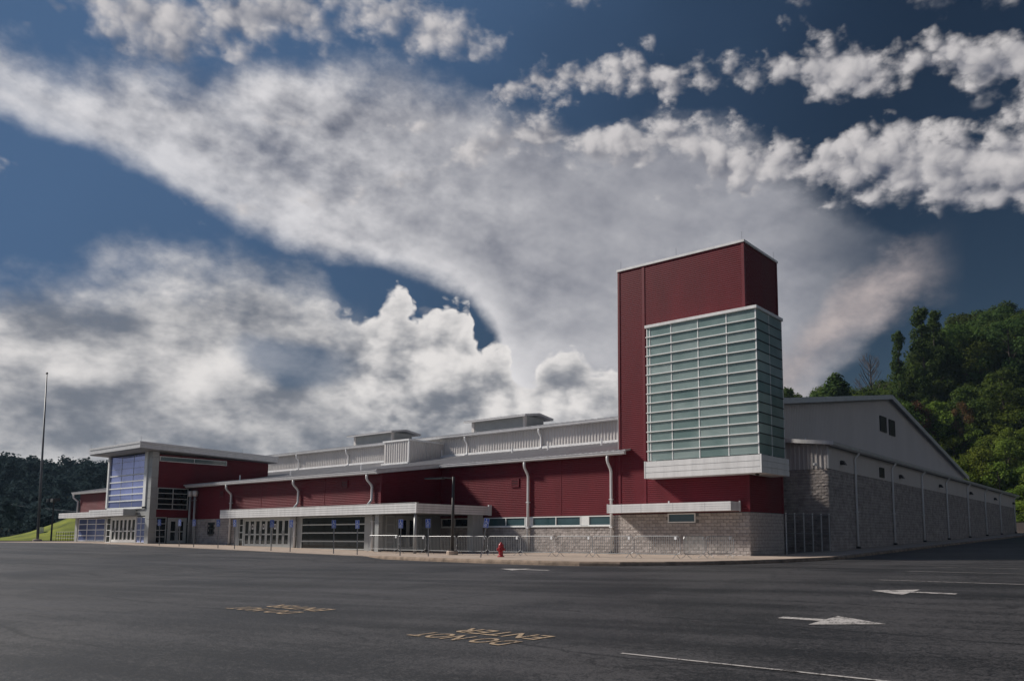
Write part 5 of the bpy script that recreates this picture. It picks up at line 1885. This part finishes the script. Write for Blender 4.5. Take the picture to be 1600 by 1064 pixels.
TREES = [
    (-23.0, 120.1, 'b', 10.0), (-16.1, 124.8, 'b', 13.5), (4.7, 84.8, 'y', 8.4), (-21.6, 112.0, 'b', 9.6), (-22.4, 100.9, 'm', 12.4), (-29.0, 139.6, 'b', 11.2),
    (-10.7, 112.4, 'b', 16.9), (-8.0, 98.5, 'm', 10.8), (-8.9, 140.9, 'b', 17.0), (7.8, 86.7, 'y', 6.7), (0.5, 129.0, 'b', 11.2), (-19.5, 131.7, 'b', 14.5),
    (3.8, 143.3, 'b', 10.9), (-3.1, 108.0, 'b', 16.8), (-30.3, 132.0, 'b', 10.9), (-19.7, 97.7, 'm', 11.5), (3.0, 95.8, 'm', 11.6), (-37.4, 127.3, 'b', 13.7),
    (-30.8, 121.7, 'b', 10.1), (-3.0, 115.6, 'b', 15.2), (-9.4, 103.0, 'm', 9.5), (-22.8, 124.5, 'b', 10.8), (-0.1, 95.9, 'y', 7.8), (-36.5, 135.6, 'b', 13.4),
    (-18.4, 146.5, 'b', 14.7), (-15.7, 109.2, 'b', 17.1), (-44.0, 114.2, 'b', 17.0), (4.0, 103.9, 'm', 9.4), (-24.8, 107.6, 'b', 10.9), (-26.5, 135.7, 'b', 11.1),
    (-11.6, 117.0, 'b', 14.2), (0.9, 120.7, 'b', 12.7), (-6.3, 133.6, 'b', 12.8), (-47.0, 117.6, 'b', 18.3), (-5.6, 89.8, 'y', 6.3), (1.8, 113.0, 'b', 14.6),
    (-33.0, 106.7, 'b', 15.0), (-12.8, 138.9, 'b', 17.2), (-13.2, 131.0, 'b', 17.0), (-0.5, 134.8, 'b', 10.9), (-35.7, 119.2, 'b', 12.8), (-44.0, 130.7, 'b', 18.4),
    (4.0, 89.2, 'y', 6.3), (6.7, 98.1, 'm', 9.0), (-29.9, 127.3, 'b', 9.8), (6.5, 94.2, 'y', 7.8), (-36.9, 110.0, 'b', 14.6), (-16.4, 135.6, 'b', 17.6),
    (-9.5, 93.8, 'y', 5.6), (-28.0, 111.5, 'b', 11.3), (-40.0, 122.4, 'b', 16.0), (-14.5, 98.3, 'm', 9.9), (-13.2, 146.7, 'b', 14.9), (-7.7, 85.1, 'y', 8.1),
    (-39.0, 143.2, 'b', 15.5), (-43.2, 125.5, 'b', 16.2), (4.4, 138.5, 'b', 11.6), (-36.2, 148.7, 'b', 16.6), (1.6, 92.0, 'y', 5.6), (5.7, 119.6, 'b', 13.9),
    (-4.2, 146.9, 'b', 12.8), (-3.1, 100.6, 'm', 10.5), (-4.1, 142.4, 'b', 13.8), (-6.8, 122.4, 'b', 17.0), (-39.0, 132.1, 'b', 13.8), (-1.0, 87.0, 'y', 7.6),
    (4.9, 127.7, 'b', 12.4), (-1.6, 83.5, 'y', 7.5), (4.3, 108.4, 'b', 14.0), (-7.0, 117.4, 'b', 15.1), (-10.0, 90.1, 'y', 5.7), (-9.3, 148.8, 'b', 16.1),
    (-7.1, 128.6, 'b', 13.5), (-28.1, 104.8, 'm', 12.1), (-14.5, 104.8, 'm', 9.9), (-34.0, 143.9, 'b', 13.6), (-32.5, 114.2, 'b', 12.6), (-20.5, 141.8, 'b', 16.0),
    (-3.7, 92.2, 'y', 5.9), (-17.0, 113.9, 'b', 16.3), (-41.7, 139.4, 'b', 16.8), (-7.4, 108.7, 'b', 15.3), (-11.3, 121.6, 'b', 14.7), (-29.6, 144.6, 'b', 10.9),
    (-41.1, 107.0, 'b', 16.5), (-27.4, 117.1, 'b', 9.4), (-20.4, 107.5, 'b', 10.4), (-4.1, 86.3, 'y', 8.3), (-25.8, 148.0, 'b', 15.1), (-12.6, 95.3, 'm', 10.8),
    (1.2, 85.1, 'y', 4.8), (-2.6, 97.6, 'm', 12.4), (-16.5, 118.6, 'b', 16.0), (4.6, 132.4, 'b', 11.4), (-1.3, 124.8, 'b', 12.7), (-21.2, 136.4, 'b', 14.8),
    (-44.1, 144.7, 'b', 18.5), (-0.4, 139.5, 'b', 11.4), (-34.8, 131.0, 'b', 12.2), (1.5, 147.2, 'b', 10.3), (-6.7, 95.4, 'y', 6.5), (-39.5, 117.0, 'b', 15.4),
    (-31.0, 148.9, 'b', 12.1), (-15.7, 92.3, 'm', 12.9), (6.9, 89.9, 'y', 4.7), (-24.2, 129.0, 'b', 10.6), (6.0, 115.1, 'b', 13.6), (-16.0, 142.8, 'b', 16.8),
    (-41.5, 148.8, 'b', 18.1), (-33.8, 139.6, 'b', 12.5), (-1.1, 90.0, 'y', 7.2), (-5.2, 83.1, 'y', 7.6), (-16.4, 95.6, 'y', 8.4), (-45.8, 108.5, 'b', 17.8),
    (7.4, 83.6, 'y', 6.7), (-21.3, 149.7, 'b', 16.0), (-4.3, 137.5, 'b', 13.3), (-11.4, 127.0, 'b', 15.2), (2.8, 82.0, 'y', 5.6), (-10.5, 135.2, 'b', 15.3),
    (-47.7, 124.8, 'b', 18.6), (-20.4, 116.5, 'b', 12.4), (-45.1, 135.7, 'b', 18.2), (-22.6, 97.4, 'm', 12.7), (-17.8, 101.8, 'm', 9.9), (-12.9, 90.7, 'y', 8.0),
]
trng = random.Random(21)
KIND = {'b': ('broadleaf_tree', 'large dark leafy tree'), 'm': ('broadleaf_tree', 'medium green leafy tree'), 'y': ('young_tree', 'bright young tree')}


def where(x, y):
    """which stretch of the wood a tree stands in, told by the building in front of it"""
    t = (x - CAM[0]) / (y - CAM[1])
    for lim, w in ((-0.37, "just right of the glazed stair tower"), (-0.29, "over the middle of the gable roof"), (-0.25, "above the gable's peak and louvres"),
                   (-0.20, "above the sloping gable edge"), (-0.155, "above the far end of the side wing")):
        if t < lim:
            return w
    return "at the right edge of the picture"


for i, (x, y, k, h) in enumerate(TREES):
    nm, look = KIND[k]
    row = 'low on the slope' if y < 98 else ('midway up the slope' if y < 112 else 'high on the slope')
    lab = '%s %s, %s' % (look, row, where(x, y))
    P = PROTO[k]
    wide = min(1.9, max(1.0, {'b': 13.0, 'm': 10.5, 'y': 7.5}[k] / h))
    plant(nm, P[i % len(P)], x, y, h, lab, 'tree', lab.replace(' tree ', ' trees ', 1), wide * trng.uniform(0.95, 1.2), trng.uniform(0, 6.28))
for nm, k, j, x, y, h, lab, wd in SPECIAL:
    plant(nm, PROTO[k][j], x, y, h, lab, 'tree', None, wd, 1.0)


def dead_tree(x, y, h):
    rng = random.Random(77)
    r = empty('dead_tree', (x, y, ground_z(x, y)))
    t = MB()
    t.tube([(0, 0, -0.5), (0.1, 0, h * 0.5), (0, 0.1, h)], [0.28, 0.17, 0.03], 7)
    t.build('trunk', 'dead_bark', r)
    b = MB()
    for i in range(46):
        z = h * rng.uniform(0.45, 0.95)
        a = rng.uniform(0, 6.28)
        L = (h - z) * 0.4 + rng.uniform(0.8, 2.0)
        p = Vector((math.cos(a) * L * 0.7, math.sin(a) * L * 0.7, z + L * 0.9))
        m = Vector((0, 0, z)).lerp(p, 0.5) + Vector((rng.uniform(-.2, .2), rng.uniform(-.2, .2), -0.1))
        b.tube([(0.05, 0.05, z), m, p], [0.06, 0.045, 0.02], 4, cap=False)
        for q in range(3):
            e = m.lerp(p, 0.3 + 0.2 * q)
            b.tube([e, e + Vector((rng.uniform(-.6, .6), rng.uniform(-.6, .6), rng.uniform(0.4, 1.1)))], [0.03, 0.014], 3, cap=False)
    b.build('branches', 'dead_bark', r)
    tag(r, 'bare leafless dead tree on the skyline above the gable', 'tree')


dead_tree(*DEAD)


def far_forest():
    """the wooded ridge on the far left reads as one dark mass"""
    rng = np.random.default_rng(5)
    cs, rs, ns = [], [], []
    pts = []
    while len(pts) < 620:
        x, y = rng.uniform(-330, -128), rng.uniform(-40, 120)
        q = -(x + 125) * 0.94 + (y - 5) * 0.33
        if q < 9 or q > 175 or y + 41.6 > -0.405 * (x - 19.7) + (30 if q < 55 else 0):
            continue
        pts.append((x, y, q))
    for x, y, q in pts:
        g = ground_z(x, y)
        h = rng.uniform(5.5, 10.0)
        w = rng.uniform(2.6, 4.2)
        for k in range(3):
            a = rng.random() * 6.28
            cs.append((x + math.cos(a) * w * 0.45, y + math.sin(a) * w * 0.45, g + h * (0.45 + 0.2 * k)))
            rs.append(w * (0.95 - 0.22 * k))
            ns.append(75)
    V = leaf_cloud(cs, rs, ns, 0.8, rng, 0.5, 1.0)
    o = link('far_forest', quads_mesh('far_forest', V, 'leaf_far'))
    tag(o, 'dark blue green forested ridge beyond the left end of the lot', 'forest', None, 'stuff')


far_forest()


def haze():
    """thin summer air round the whole place; only the far ridge is deep enough in it to turn bluish"""
    o = MB().box(-5200, 5200, -5200, 5200, -9, 75).build('haze', 'black')
    m = bpy.data.materials.new('thin_haze')
    m.use_nodes = True
    nt = m.node_tree
    nt.nodes.clear()
    out = nt.nodes.new('ShaderNodeOutputMaterial')
    v = nt.nodes.new('ShaderNodeVolumePrincipled')
    v.inputs['Color'].default_value = (0.52, 0.75, 1.0, 1.0)
    v.inputs['Density'].default_value = 0.00013
    nt.links.new(v.outputs[0], out.inputs['Volume'])
    o.data.materials.clear()
    o.data.materials.append(m)
    tag(o, 'thin bluish haze filling the air over the whole place', 'haze', None, 'stuff')


haze()
